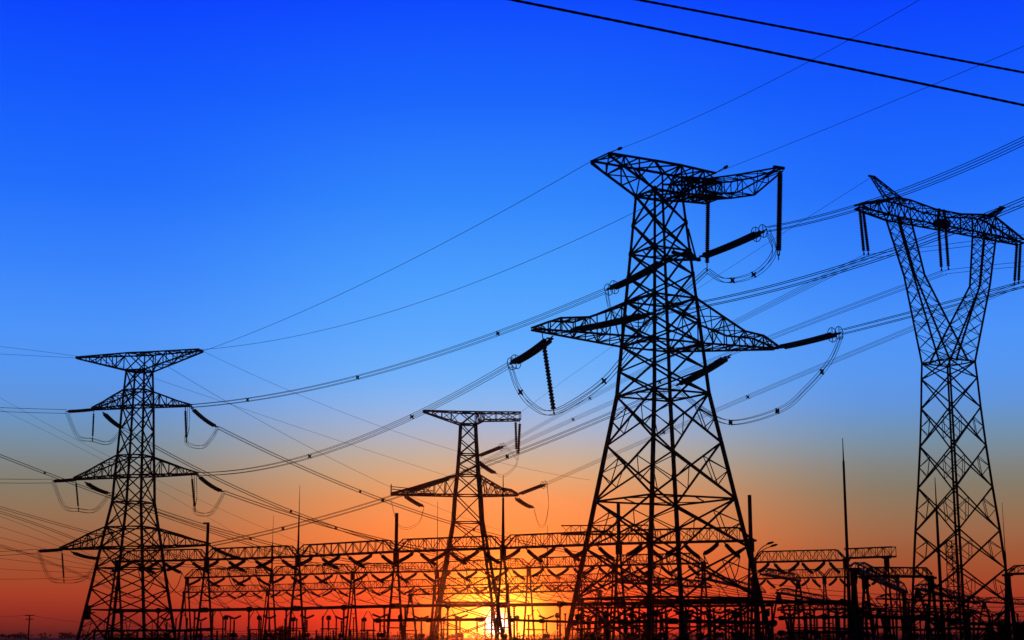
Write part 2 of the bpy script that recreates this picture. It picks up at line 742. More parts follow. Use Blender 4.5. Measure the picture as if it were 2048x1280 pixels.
def cross_arm(T, root, side, pyt, pyb, wfun, tip_px, wc, wb, gus=.14, ytip=.45, conc=True, sub=2):
    at_, ab_ = T.half(pyt, wfun(pyt)), T.half(pyb, wfun(pyb))
    zt_, zb_ = T.z(pyt), T.z(pyb)
    tip = T.pk(*tip_px)
    x0 = side * ab_
    x1 = tip.x
    dep = zt_ - zb_
    pr = []
    for f, dd in ((0, 1.0), (.28, .62), (.55, .34), (.8, .27), (1, .05)) if conc else ((0, 1.0), (.33, .67), (.66, .35), (1, .05)):
        zz = lerp(zb_, tip.z, f)
        pr.append((lerp(x0, x1, f), lerp(ab_, ytip, f), zz + max(dep * dd, .25), zz))
    # the top chord starts on the (narrower) leg above
    pr[0] = (x0, ab_, zt_, zb_)
    add_arm(root, 'crossarm', pr, wc, wb, 'z', sub, gus, (side * at_, at_, zt_))
    return tip


tipL = cross_arm(T1, t1, -1, 600, 690, w1, (1068, 659), .2, .1)
tipR = cross_arm(T1, t1, 1, 600, 690, w1, (1552, 698), .2, .1)
# bracket for the middle phase
bk = MB()
zbk = T1.z(507)
a5 = T1.half(505, w1(505))
xk = T1.pk(1392, 510).x
for yy in (-a5, a5):
    bk.bar(V((a5, yy, zbk)), V((xk, 0, zbk - .1)), .26)
    bk.bar(V((a5 - .15, yy, T1.z(462))), V((xk, 0, zbk)), .16)
bk.bar(V((a5 - 1.5, -1.2, zbk)), V((xk + .5, 0, zbk - .1)), .34)
bk.build('bracket', STEEL, t1)

# insulator strings of the big pylon
LB = ' of the largest pylon'


def W1(px, py, x):
    return T1.W(T1.pkx(px, py, x))


pc = T1.W((xk, -.4, zbk))
pcR = W1(1532, 459, xk)
insulator('thick tension insulator string rising right from the waist' + LB, pc, pcR, sag=.15, ns=10)
xc2 = 1.3
pcl0 = T1.W((xc2, .3, zbk - .3))
pcL = W1(1212, 581, xc2)
insulator('thick tension insulator string sloping down left from the waist' + LB, pcl0, pcL, sag=.25, ns=10)
xl = T1.pk(1128, 664).x
zl = T1.pk(1128, 664).z
pl0 = T1.W((xl, -.9, zl))
plR = W1(1308, 625, xl)
insulator('thick insulator string running right along the left crossarm' + LB, pl0, plR, sag=.15, ring=False, ns=10)
xl2 = T1.pk(1112, 664).x
pl1 = T1.W((xl2, .6, T1.pk(1112, 670).z))
plL = W1(1020, 729, xl2)
insulator('short thick insulator string sloping down left from the left crossarm tip' + LB, pl1, plL, sag=.25, ns=10)
pr0 = T1.W((tipR.x - .4, -.3, tipR.z))
prR = W1(1684, 664, tipR.x - .4)
insulator('long insulator string rising right beyond the right crossarm tip' + LB, pr0, prR, sag=.12, ns=10)
xr2 = T1.pk(1470, 705).x
pr1 = T1.W((xr2, .7, T1.pk(1462, 706).z))
prL = W1(1352, 772, xr2)
insulator('thick insulator string sloping down left under the right crossarm' + LB, pr1, prL, sag=.2, ring=False, ns=10)
pA = T1.W(A1) - V((0, 0, .2))
pA2 = at(1557, 520, pA.y)
insulator('long hanging insulator string at the hooked end of the top arm' + LB, pA, pA2, k=2, sep=.2, rd=.22, pitch=.2, a0=.04, a1=.9, ring=False, ns=8)
pB = T1.W(B1)
pB2 = at(1414, 541, pB.y)
insulator('hanging insulator string under the inner part of the top arm' + LB, pB, pB2, k=1, rd=.27, pitch=.22, a0=.05, a1=.9, ring=False)
pS = T1.W(T1.pk(1084, 664))
pS2 = at(1108, 826, pS.y)
insulator('ribbed insulator string hanging below the left crossarm tip' + LB, pS, pS2, k=1, rd=.28, pitch=.34, a0=.1, a1=.96, ring=False, ns=10)

# jumpers of the big pylon
YL, YR = plL.y, pcR.y


def pxpts(lst):
    return spline([at(a, b, c) for a, b, c in lst], 7)


JG = 'jumper loops on the pylons'
bundle('jumper cables looping from waist string to inner hanging string' + LB, pxpts([(1212, 583, pcL.y), (1228, 628, pcL.y - 1), (1290, 648, 179), (1360, 590, 176), (1414, 541, pB2.y)]),
       name='jumper_bundle', cat='jumper cable', group=JG, spacers=(.5,))
bundle('jumper cables slung between the two hanging strings of the top arm', pxpts([(1414, 541, pB2.y), (1452, 561, 172), (1512, 547, 166), (1548, 505, 163), (1536, 462, pcR.y)]),
       name='jumper_bundle', cat='jumper cable', group=JG, spacers=(.25, .56))
bundle('deep jumper loop hanging below the left crossarm' + LB, pxpts([(1020, 731, plL.y), (1036, 776, plL.y - 2), (1066, 812, 170), (1110, 824, 166), (1200, 769, 160), (1258, 702, 156), (1308, 628, plR.y)]),
       name='jumper_bundle', cat='jumper cable', group=JG, spacers=(.13, .62))
bundle('deep jumper loop hanging below the right crossarm' + LB, pxpts([(1684, 668, prR.y), (1660, 722, prR.y + 2), (1612, 778, 170), (1560, 820, 173), (1462, 845, 177), (1400, 815, 181), (1352, 774, prL.y)]),
       name='jumper_bundle', cat='jumper cable', group=JG, spacers=(.17, .42, .63))

# ------------------------------------------------------------------ left three-arm pylon
T2 = Frame(255, 255, -13)
t2 = tower_root(T2, 'lattice pylon with four symmetrical arms at the left side')
P2 = [(742, 46), (781, 51), (813, 55), (862, 59), (912, 64), (952, 69), (1005, 74), (1055, 92), (1095, 106), (1137, 120), (1178, 134), (1220, 149)]


def interp(P):
    def f(y):
        for (a, b), (c, d) in zip(P, P[1:]):
            if y <= c:
                return b + (d - b) * (y - a) / (c - a)
        (a, b), (c, d) = P[-2:]
        return b + (d - b) * (y - a) / (c - a)
    return f


w2 = interp(P2)
lv = [('z', 0, w2(YH + 22))] + [(y, w) for y, w in P2[::-1]]
add_body(T2, t2, lv, (1, 3, 4, 5, 6, 7, 8, 10, 11, 12), [.4, .4, .38, .38, .36, .36, .34, .34, .3, .3, .28, .26], .165, (0,), .24, .08)
a2 = T2.half(742, 46)
zc2, zb2 = T2.z(708), T2.z(742)
lt2, rt2 = T2.pk(154, 716), T2.pk(402, 701)
add_arm(t2, 'top_frame', [(-a2, a2, zc2, zb2), (a2, a2, zc2, zb2)], .24, .16, 'x', 1, .2)
add_arm(t2, 'earth_wire_arm', [(-a2, a2, zc2, zb2), (lt2.x, .35, lt2.z + .1, lt2.z - .1)], .22, .13, 'z', 5, .1)
add_arm(t2, 'earth_wire_arm', [(a2, a2, zc2, zb2), (rt2.x, .8, rt2.z + .1, rt2.z - .1)], .22, .13, 'z', 5, .1)
arms2 = []
for (yt, yb, lp, rp) in ((781, 813, (186, 819), (381, 812)), (912, 952, (150, 959), (394, 948)), (1055, 1095, (122, 1099), (418, 1090))):
    l_ = cross_arm(T2, t2, -1, yt, yb, w2, lp, .22, .11, conc=False)
    r_ = cross_arm(T2, t2, 1, yt, yb, w2, rp, .22, .11, conc=False)
    arms2.append((l_, r_))
LB2 = ' of the four-armed left pylon'
PN = ['upper', 'middle', 'lowest']
# px picks: left string end, left down string end, support bottoms, right down string
S2 = [((133, 823), (247, 857), (185, 880), (436, 855), (373, 884)), ((106, 962), (220, 987), (157, 1020), (448, 984), (390, 1022)), ((76, 1102), (203, 1117), (128, 1163), (498, 1121), (427, 1160))]
t2R, t2Ldown, t2Rdown, t2Lend = [], [], [], []
for i, (l_, r_) in enumerate(arms2):
    pl = T2.W(l_)
    pr = T2.W(r_)
    e1, e2, e3, e4, e5 = S2[i]
    el = at(*e1, pl.y - 7.5)
    insulator('insulator string reaching left from the %s left arm' % PN[i] + LB2, pl, el, sag=.05, ring=False, a0=.06, sep=.4)
    inb = T2.W((l_.x + 1.4, .6, l_.z - .3))
    ed = at(*e2, inb.y + 5)
    insulator('insulator string sloping down right from the %s left arm' % PN[i] + LB2, inb, ed, sag=.3, ring=False, sep=.45, rd=.26)
    sb = at(*e3, pl.y + .5)
    insulator('straight insulator string under the %s left arm' % PN[i] + LB2, T2.W((l_.x + .05, .2, l_.z - .1)), sb, k=1, rd=.17, ring=False)
    er = at(*e4, pr.y + 5)
    insulator('insulator string sloping down right from the %s right arm' % PN[i] + LB2, T2.W((r_.x - .2, .4, r_.z)), er, sag=.35, ring=False, sep=.45, rd=.26)
    if i < 2:
        sr = at(*e5, pr.y)
        insulator('straight insulator string hanging under the %s right arm' % PN[i] + LB2, T2.W((r_.x - .9, 0, r_.z - .1)), sr, k=1, rd=.22, ring=False)
    bundle('jumper loop drooping under the %s left arm' % PN[i] + LB2, spline([el, lerp(el, sb, .45) - V((0, 0, 1.9)), sb, lerp(sb, ed, .55) - V((0, 0, 1.5)), ed], 6), r=.03,
           name='jumper_bundle', cat='jumper cable', group=JG, spacers=())
    if i < 2:
        bundle('jumper loop drooping under the %s right arm' % PN[i] + LB2, spline([T2.W((r_.x - .1, -.5, r_.z)), lerp(pr, sr, .55) - V((.0, 0, .1)), sr - V((0, 0, .1)), lerp(sr, er, .5) - V((0, 0, 2.0)), lerp(sr, er, .8) - V((0, 0, 1.3)), er], 6), r=.03,
               name='jumper_bundle', cat='jumper cable', group=JG, spacers=())
    t2R.append(pr)
    t2Ldown.append(ed)
    t2Rdown.append(er)
    t2Lend.append(el)

# ------------------------------------------------------------------ far middle pylon
T3 = Frame(934, 362, 6)
t3 = tower_root(T3, 'smaller distant lattice pylon standing left of the low sun')
P3 = [(849, 33), (880, 36), (909, 40), (930, 43), (951, 47), (991, 56), (1045, 63), (1095, 82), (1150, 102), (1205, 122), (1240, 133)]
w3 = interp(P3)
lv = [('z', 0, w3(YH + 15))] + [(y, w) for y, w in P3[::-1]]
add_body(T3, t3, lv, (2, 4, 5, 6, 7, 9, 11), [.5, .5, .5, .48, .46, .44, .44, .42, .42, .4, .4], .22, (), .3, .1)
a3 = T3.half(849, 33)
zc3, zb3 = T3.z(825), T3.z(849)
l3, r3 = T3.pk(846, 822), T3.pk(1040, 826)
add_arm(t3, 'top_frame', [(-a3, a3, zc3, zb3), (a3, a3, zc3, zb3)], .3, .2, 'x', 1, .25)
add_arm(t3, 'earth_wire_arm', [(-a3, a3, zc3, zb3), (l3.x, .5, l3.z + .1, l3.z - .2)], .28, .16, 'z', 4, .1)
add_arm(t3, 'jumper_arm', [(a3, a3, zc3, zb3), (T3.pk(968, 830).x, a3, zc3, T3.pk(968, 841).z), (r3.x, a3, r3.z, T3.pk(1040, 840).z)], .28, .16, 'z', 3, .12)
tl3 = cross_arm(T3, t3, -1, 951, 991, w3, (784, 989), .34, .16, conc=False, ytip=1.2)
tr3 = cross_arm(T3, t3, 1, 951, 991, w3, (1036, 991), .34, .16, conc=True, ytip=.8)
ef = MB()
tl3p = T3.pk(782, 990)
for z_ in (0, .7, 1.3, 1.9):
    ef.bar(V((tl3p.x, 0, tl3p.z + z_)), V((tl3p.x + 9.5, 0, tl3p.z + z_ * .5 + .1)), .16)
ef.bar(V((tl3p.x, 0, tl3p.z - .2)), V((tl3p.x, 0, tl3p.z + 2.4)), .26)
ef.build('end_frame', STEEL, t3)
LB3 = ' of the distant pylon by the sun'


def s3(label, a, b, da, db, **kw):
    A, B = at(*a, 362 + da), at(*b, 362 + db)
    kw.setdefault('ring', False)
    insulator(label + LB3, A, B, **kw)
    return A, B


FAR = dict(rd=.34, sep=.75, pitch=.5, ns=6)
_, t3cR = s3('insulator string rising right from the waist', (952, 914), (1010, 891), -1, -8, ring=True, **FAR)
s3('insulator string dropping right from the waist', (951, 919), (993, 948), 1, 8, sag=.25, **FAR)
s3('inner hanging string at the top arm right end', (1031, 836), (1033, 908), 0, 0, k=1, **{**FAR, 'rd': .36})
s3('outer hanging string at the top arm right end', (1040, 838), (1036, 918), -2, -2, k=1, **{**FAR, 'rd': .4})
_, t3lR = s3('dark insulator string lying along the left crossarm top', (808, 986), (908, 953), -1, -9, **{**FAR, 'rd': .45})
s3('insulator string dropping right under the left crossarm', (808, 990), (848, 1014), 1, 7, sag=.2, **FAR)
_, t3rR = s3('insulator string rising right from the right crossarm tip', (1034, 990), (1094, 967), -1, -8, ring=True, **FAR)
s3('curved insulator string dropping right under the right crossarm', (1030, 994), (1068, 1016), 1, 7, sag=.35, **FAR)
bundle('jumper loop under the waist strings' + LB3, spline([at(1012, 893, 354), at(1034, 920, 356), at(1026, 938, 360), at(1006, 952, 366), at(993, 948, 370)], 6), r=.035, name='jumper_bundle', cat='jumper cable', group=JG, nw=2)
bundle('jumper loop under the right crossarm' + LB3, spline([at(1094, 969, 354), at(1097, 1010, 354), at(1090, 1048, 357), at(1078, 1050, 361), at(1068, 1018, 369)], 6), r=.035, name='jumper_bundle', cat='jumper cable', group=JG, nw=2)
bundle('jumper loop under the left crossarm' + LB3, spline([at(848, 1015, 369), at(838, 1045, 366), at(812, 1057, 362), at(794, 1045, 358), at(782, 1000, 358)], 6), r=.035, name='jumper_bundle', cat='jumper cable', group=JG, nw=2)

# ------------------------------------------------------------------ right wineglass pylon
T4 = Frame(1926, 180, 32)
t4 = tower_root(T4, 'wineglass shaped suspension pylon at the right edge')
P4 = [(725, 100), (757, 105), (816, 112), (892, 124), (975, 140), (1062, 159), (1138, 173), (1210, 186)]
w4 = interp(P4)
lv = [('z', 0, w4(YH + 30))] + [(y, w) for y, w in P4[::-1]]
s4 = add_body(T4, t4, lv, (8,), [.28, .28, .27, .26, .25, .23, .22, .22], .125, (0, 1, 2, 3, 4, 5), .11, .06)
a4 = T4.half(725, 100)
zw = T4.z(725)
mb = MB()
for f in (-.12, .12):      # climbing ladder stiles on the near leg
    mb.bar(V((-a4 * 1.0 + f - .25, -a4 - .25 + f, zw)), V((-T4.half(YH, w4(YH + 30)) + f - .25, -T4.half(YH, w4(YH + 30)) - .25 + f, 0)), .07)
mb.build('ladder', STEEL, t4)


bb = .95      # half breadth of the bridge
bl = T4.pk(1770, 432)      # bridge bottom above the left mast
br_ = T4.pk(1968, 478)
zbr0 = T4.pk(1800, 440).z
zbr1 = zbr0
zbt = T4.pk(1800, 402).z
xcl, xcr = T4.pk(1797, 436).x, T4.pk(1969, 476).x
xl_o, xl_i = xcl - .95, xcl + .95
xr_i, xr_o = xcr - .95, xcr + .95
tip4L = T4.pk(1716, 412)
tip4R = T4.pk(2041, 484)
zk = T4.z(560)
for nm, (x0a, x0b), (x1a, x1b), kx in (('mast', (-a4, .45 * a4), (xl_o, xl_i), (T4.pk(1829, 560).x - .8, T4.pk(1829, 560).x + .8)), ('mast', (-.45 * a4, a4), (xr_i, xr_o), (T4.pk(1959, 560).x - .8, T4.pk(1959, 560).x + .8))):
    secs = []
    prof = [(x0a, x0b, a4, zw), (kx[0], kx[1], .8, zk), (x1a, x1b, bb, zbr0)]
    for i in range(2):
        k_ = 6 if i == 0 else 5
        for k in range(k_):
            t = k / k_
            xa, xb_, yy, z_ = [lerp(p, q, t) for p, q in zip(prof[i], prof[i + 1])]
            secs.append([V((xa, -yy, z_)), V((xb_, -yy, z_)), V((xb_, yy, z_)), V((xa, yy, z_))])
    xa, xb_, yy, z_ = prof[2]
    secs.append([V((xa, -yy, z_)), V((xb_, -yy, z_)), V((xb_, yy, z_)), V((xa, yy, z_))])
    m = MB()
    lattice(secs, m, m, .17, .062, 'x', rings=(), gus=.08)
    m.build(nm, STEEL, t4)
add_arm(t4, 'bridge', [(xl_o, bb, zbt, zbr0), (xl_i, bb, zbt, zbr0), (lerp(xl_i, xr_i, .33), bb, zbt - .5, zbr0), (lerp(xl_i, xr_i, .67), bb, zbt - .5, zbr0), (xr_i, bb, zbt, zbr0), (xr_o, bb, zbt, zbr0)], .16, .085, 'x', 2, .1)
add_arm(t4, 'crossarm', [(xl_o, bb, zbt, zbr0), (tip4L.x, .5, tip4L.z + .2, tip4L.z - .25)], .2, .1, 'z', 4, .1)
add_arm(t4, 'crossarm', [(xr_o, bb, zbt, zbr0), (tip4R.x, .5, tip4R.z + .2, tip4R.z - .25)], .2, .1, 'z', 4, .1)
hp = MB()
xm_ = lerp(xl_i, xr_i, .5)
hp.bar(V((xm_ - .9, 0, zbr0 + .5)), V((xm_ + .9, 0, zbr0 + .5)), 1.0, .8)
for sx in (-.8, .8):
    hp.bar(V((xm_ + sx, 0, zbr0 + .3)), V((xm_ + sx * .4, 0, zbt)), .25)
hp.build('hanger_plate', STEEL, t4)
for nm, ppx, (xa, xb_) in (('peak', (1745, 353), (xl_o, xl_i)), ('peak', (2006, 415), (xr_i, xr_o))):
    tp = T4.pk(*ppx)
    m = MB()
    secs = []
    for k in range(6):
        t = k / 5
        xx0, xx1 = lerp(xa, tp.x - .2, t), lerp(xb_ * .4 + xa * .6 if nm and tp.x < 0 else xb_, tp.x + .2, t)
        if tp.x > 0:
            xx0 = lerp(xa * .4 + xb_ * .6, tp.x - .2, t)
        yy, z_ = lerp(bb, .15, t), lerp(zbt, tp.z, t)
        secs.append([V((xx0, -yy, z_)), V((xx1, -yy, z_)), V((xx1, yy, z_)), V((xx0, yy, z_))])
    lattice(secs, m, m, .11, .055, 'z', gus=0)
    m.bar(V((tp.x - .6, 0, tp.z)), V((tp.x + .4, 0, tp.z)), .2)
    m.build(nm, STEEL, t4)
LB4 = ' of the wineglass pylon'
ends4 = []
for nm, (a, b), (c, d) in (('outer left arm', ((1719, 414), (1728, 508)), ((1726, 418), (1737, 508))), ('middle of the bridge', ((1877, 452), (1883, 540)), ((1891, 454), (1897, 538))), ('outer right arm', ((2034, 484), (2029, 567)), ((2041, 485), (2037, 566)))):
    base = T4.W(T4.pk(*a))
    p2 = at(*b, base.y)
    insulator('left string of the hanging pair under the ' + nm + LB4, at(*a, base.y), p2, k=1, rd=.21, pitch=.2, ring=False, a0=.04, a1=.94)
    base2 = T4.W(T4.pk(*c))
    q2 = at(*d, base2.y)
    insulator('right string of the hanging pair under the ' + nm + LB4, at(*c, base2.y), q2, k=1, rd=.21, pitch=.2, ring=False, a0=.04, a1=.94)
    ends4.append(lerp(p2, q2, .5) - V((0, 0, .3)))

# ------------------------------------------------------------------ long lines
LG = 'quad conductor bundles between the pylons'
n1 = 'four-wire bundle from '
bundle(n1 + 'the largest pylon to the left pylon upper arm', sagged(pcL, t2R[0], (675, 765)), spacers=(.205, .52, .82), group=LG, ssz=.32)
bundle(n1 + 'the largest pylon to the left pylon middle arm', sagged(plL, t2R[1], (605, 917)), spacers=(.24, .55), group=LG, ssz=.32)
bundle(n1 + 'the largest pylon to the left pylon lowest arm', sagged(prL, t2R[2], (745, 1007)), spacers=(.3, .56, .8), group=LG, ssz=.32)
bundle('upper wire bundle leaving the top right edge from the largest pylon', sagged(pcR, at(2500, 30, 100), (2048, 280)), spacers=(), group=LG)
bundle('middle wire bundle leaving the right edge from the largest pylon', sagged(plR, at(2600, 140, 95), (2048, 402)), spacers=(), group=LG)
bundle('lower wire bundle leaving the right edge from the largest pylon', sagged(prR, at(2500, 440, 110), (2048, 568)), spacers=(), group=LG)
for e, tgt, via, nm in ((ends4[0], t3cR, (1480, 640), 'left strings'), (ends4[1], t3lR, (1560, 668), 'bridge strings'), (ends4[2], t3rR, (1610, 746), 'right strings')):
    bundle('faint wire bundle from the %s of the wineglass pylon to the distant pylon' % nm, sagged(e, tgt, via), r=.028, spacers=(.42, .62), group=LG)
bundle('wire bundle running right from the left strings of the wineglass pylon', sagged(ends4[0], at(2500, 420, 110), (2000, 480)), r=.024, nw=2, group=LG)
bundle('wire bundle running right from the bridge strings of the wineglass pylon', sagged(ends4[1], at(2500, 500, 120), (2048, 528)), r=.024, nw=2, group=LG)
bundle('wire bundle running right from the right strings of the wineglass pylon', sagged(ends4[2], at(2500, 520, 130), (2120, 560)), r=.024, nw=2, group=LG)
# further lines low on the right, behind the wineglass pylon
for i, (a, b, v) in enumerate((((1540, 660, 330), (2500, 380, 190), (2048, 520)), ((1440, 560, 240), (2500, 270, 150), (2048, 400)))):
    pass
# left pylon to the left edge
for i in range(3):
    y_ = (819, 962, 1107)[i]
    bundle('%s wire pair from the left edge to the four-armed left pylon' % PN[i], sagged(t2Lend[i], at(-700, y_ - 60, 205), (0, y_)), nw=2, sp=.6, r=.036, group='wire pairs at the left edge')
# left pylon down to the substation
for i, tg in enumerate(((1330, 1128, 300), (1150, 1134, 292), (980, 1140, 310))):
    bundle('faint bundle sloping down right from the %s right arm of the left pylon' % PN[i], sagged(t2Rdown[i], at(*tg), ((640, 950), (745, 1075), (680, 1130))[i]), r=.031, sp=.42, spacers=(.3, .55), ssz=.3, group='bundles sloping down to the substation')
for i, tg in enumerate(((1060, 1136, 300), (860, 1143, 318), (620, 1150, 330))):
    bundle('faint bundle sloping down right from the %s left arm of the left pylon' % PN[i], sagged(t2Ldown[i], at(*tg), ((430, 955), (440, 1060), (420, 1135))[i]), r=.031, sp=.42, spacers=(.4,), ssz=.3, group='bundles sloping down to the substation')
for i, (a, v, b) in enumerate((((-500, 700, 260), (50, 930), (700, 1148, 324)), ((-500, 860, 300), (60, 1032), (520, 1154, 338)), ((-500, 930, 320), (110, 1063), (330, 1160, 352)), ((-500, 1010, 330), (80, 1118), (240, 1186, 440)))):
    bundle('faint wire bundle crossing low behind the left pylon, %s from top' % ORD[i], sagged(at(*a), at(*b), v), r=.03, sp=.4, spacers=(.45,), ssz=.3, group='bundles crossing behind the left pylon')
# earth wires
EG = 'thin earth wires on top of the pylons'
P1l = T1.W((lt.x, a_top * .95, lt.z))
P1l2 = T1.W((lt.x, -a_top * .95, lt.z))
P1r = T1.W((rt.x, a_top, rt.z))
P1r2 = T1.W((rt.x, -a_top, rt.z))
single_wire('earth_wire', 'thin earth wire from the left top tip of the largest pylon to the left pylon', 'earth wire', sagged(P1l, T2.W((rt2.x, .7, rt2.z)), (780, 541)), .03, EG)
single_wire('earth_wire', 'thin earth wire from the right top tip of the largest pylon to the left pylon', 'earth wire', sagged(P1r, T2.W((rt2.x, -.7, rt2.z)), (760, 630)), .03, EG)
single_wire('earth_wire', 'thin earth wire rising right from the left top tip of the largest pylon', 'earth wire', sagged(P1l2, at(2150, -190, 95), (1600, 132)), .022, EG)
single_wire('earth_wire', 'thin earth wire rising right from the right top tip of the largest pylon', 'earth wire', sagged(P1r2, at(2400, -60, 95), (1850, 176)), .022, EG)
for nm, P, dx in (('left', P1l2, 1), ('right', P1r2, 1)):
    q = at(*((1240, 297) if nm == 'left' else (1452, 334)), P.y - 3)
    mb = MB()
    mb.bar(P, q, .09)
    mb.tube([lerp(P, q, .8), lerp(P, q, .86), lerp(P, q, 1.1), lerp(P, q, 1.16)], [.06, .16, .16, .06], 6)
    tag(mb.build('wire_damper', STEEL, None, P.copy()), 'small clamp and damper on the %s top tip of the largest pylon' % nm, 'clamp', 'dampers on the earth wires')
single_wire('earth_wire', 'upper thin earth wire at the left edge above the left pylon', 'earth wire', sagged(T2.W((lt2.x + 1.5, .5, lt2.z + .1)), at(-700, 650, 210), (0, 693)), .024, EG)
single_wire('earth_wire', 'lower thin earth wire at the left edge above the left pylon', 'earth wire', sagged(T2.W((lt2.x, 0, lt2.z)), at(-700, 675, 210), (0, 708)), .024, EG)
single_wire('earth_wire', 'thin earth wire sloping down right from the left pylon top', 'earth wire', sagged(T2.W((rt2.x, .8, rt2.z)), at(1180, 960, 330), (700, 830)), .024, EG)
single_wire('earth_wire', 'thin earth wire sloping down right through the left pylon top arm', 'earth wire', sagged(T2.W((lt2.x + 3, .8, lt2.z)), at(1000, 985, 330), (500, 822)), .024, EG)
single_wire('earth_wire', 'thin earth wire from the left peak of the wineglass pylon to the distant pylon', 'earth wire', sagged(T4.W(T4.pk(1745, 353)), T3.W(r3), (1600, 445)), .022, EG)
single_wire('earth_wire', 'thin earth wire from the right peak of the wineglass pylon to the right edge', 'earth wire', sagged(T4.W(T4.pk(2006, 415)), at(2500, 330, 120), (2100, 408)), .022, EG)
for i, (a, v, b) in enumerate((((-300, 610, 420), (60, 828), (720, 1130, 430)), ((-300, 690, 420), (90, 862), (560, 1120, 430)), (None, (450, 801), (1120, 1095, 400)))):
    single_wire('faint_wire', 'hair-thin wire sloping down right past the left pylon, %s from left edge' % ORD[i], 'wire', sagged(at(*a) if a else T2.W((1.0, .8, zc2)), at(*b), v), .03, 'faint wires behind the left pylon')
# thick cables overhead, close to the camera


def twisted(name, label, pts, r, group):
    mb = MB()
    fine = []
    for i in range(len(pts) - 1):
        for k in range(6):
            fine.append(lerp(pts[i], pts[i + 1], k / 6))
    fine.append(pts[-1])
    d = (pts[-1] - pts[0]).normalized()
    u = d.cross(V((0, 0, 1))).normalized()
    w = u.cross(d)
    for s in range(2):
        mb.tube([p + (u * math.cos(i * .9 + s * math.pi) + w * math.sin(i * .9 + s * math.pi)) * r * .16 for i, p in enumerate(fine)], r * .8, 6)
    return tag(mb.build(name, RUBBER, None, pts[0].copy()), label, 'cable', group)


CG = 'thick overhead cables at the top right'
twisted('overhead_cable', 'thick black overhead cable at top right, the lower and longer one', sagged(at(560, -92, 31), at(2700, 352, 37), (1500, 96), n=60), .032, CG)
twisted('overhead_cable', 'thick black overhead cable at top right, the upper and shorter one', sagged(at(760, -98, 34), at(2700, 268, 40), (1650, 70), n=60), .032, CG)


# ------------------------------------------------------------------ substation
GH = 14.0


def ground_at(px, Y):
    P = at(px, YH, Y)
    return V((P.x, Y, 0))


def depth_for(py, H=GH):
    return (H - EYE.z) * F / (YH - py)


DIR1 = V((.82, -.572, 0)).normalized()
DIR2 = V((.572, .82, 0)).normalized()
AZ1 = math.atan2(DIR1.y, DIR1.x)


def make_column(H, spread, r=.2, label='', loc=V((0, 0, 0)), rz=0, group=None):
    """A-frame of two tubes, legs spread across the gantry line (local y)"""
    t = thing('gantry_column', label, 'gantry column', loc, rz, group)
    ap = H - .3
    for s in (-1, 1):
        m = MB()
        m.tube([V((0, s * spread, 0)), V((0, s * .22, ap))], [r, r * .8], 8)
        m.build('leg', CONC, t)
    for f in (.2, .52, .78):
        m = MB()
        y = lerp(spread, .22, f) + .1
        m.tube([V((0, -y, H * f)), V((0, y, H * f))], r * .5, 6)
        m.build('rung', STEEL, t)
    m = MB()
    m.bar(V((0, 0, H - 1.6)), V((0, 0, H + .15)), .75, .5)
    m.bar(V((-.7, 0, H - .15)), V((.7, 0, H - .15)), .6, .3)
    m.build('head_plate', STEEL, t)
    return t


col_proto = {}


def column(px, Y, H, label, group, spread=1.9, r=.2, rz=None):
    key = (H, spread, r)
    loc = ground_at(px, Y)
    rz = AZ1 if rz is None else rz
    if key not in col_proto:
        col_proto[key] = make_column(H, spread, r, label, loc, rz, group)
        return col_proto[key]
    c = copy_tree(col_proto[key])
    c.location = loc
    c.rotation_euler = (0, 0, rz)
    tag(c, label, 'gantry column', group)
    return c


def beam(P, Q, label, group, dep=1.75, wid=1.3, n=11, w=.15, taper=(1, 1)):
    """lattice beam between two column heads; top chord slopes down to the columns"""
    L = (Q - P).length
    d = (Q - P).normalized()
    t = thing('gantry_beam', label, 'gantry beam', P, math.atan2(d.y, d.x), group)
    dz = Q.z - P.z
    secs = []
    st = [0.0] + [lerp(.09 if taper[0] else 0.0, .91 if taper[1] else 1.0, i / n) for i in range(n + 1)] + [1.0]
    st = sorted(set(st))
    for i, f in enumerate(st):
        h = dep
        if (i == 0 and taper[0]) or (i == len(st) - 1 and taper[1]):
            h = .3
        x, z0 = L * f, dz * f
        secs.append([V((x, -wid / 2, z0)), V((x, wid / 2, z0)), V((x, wid / 2, z0 + h)), V((x, -wid / 2, z0 + h))])
    cm = [MB() for _ in range(4)]
    wb = MB()
    lattice(secs, cm, wb, w, w * .5, 'z')
    for i, m in enumerate(cm):
        if i < 2:
            for a, b in zip(secs, secs[1:]):
                m.bar(a[i], b[i], w * 1.9)
    for m in cm:
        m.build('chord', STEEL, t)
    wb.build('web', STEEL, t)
    return t


# one short string prototype along local +x, drooping; copied for every gantry string
def make_gstring():
    t = thing('insulator_string', '', 'insulator', V((0, 0, 0)), 0, 'insulator strings under the gantry beams')
    m = MB()
    L = 4.7
    pts, rr = [], []
    for i in range(16):
        for u, f in ((0, .6), (.3, 1), (.6, .95), (.85, .6)):
            s = .12 + .8 * (i + u) / 16
            pts.append(V((L * s, 0, -.9 * s * (1 - s) * .8)))
            rr.append(.3 * f)
    m.tube(pts, rr, 7)
    m.build('disc_column', GLAZE, t)
    m = MB()
    m.bar(V((0, 0, 0)), V((L * .13, 0, -.08)), .14)
    m.bar(V((L * .9, 0, -.06)), V((L, 0, 0)), .16)
    m.build('fitting', STEEL, t)
    return t


GSTR = []
SLOPE = R(21)


def gstring(P, away, label):
    if not GSTR:
        o = make_gstring()
        GSTR.append(o)
    else:
        o = copy_tree(GSTR[0])
    d = DIR2 if away else -DIR2
    d = V((d.x * math.cos(SLOPE), d.y * math.cos(SLOPE), -math.sin(SLOPE)))
    o.location = P
    o.rotation_euler = d.to_track_quat('X', 'Z').to_euler()
    o['label'] = label
    return P + d * 4.7


ROWS = {}


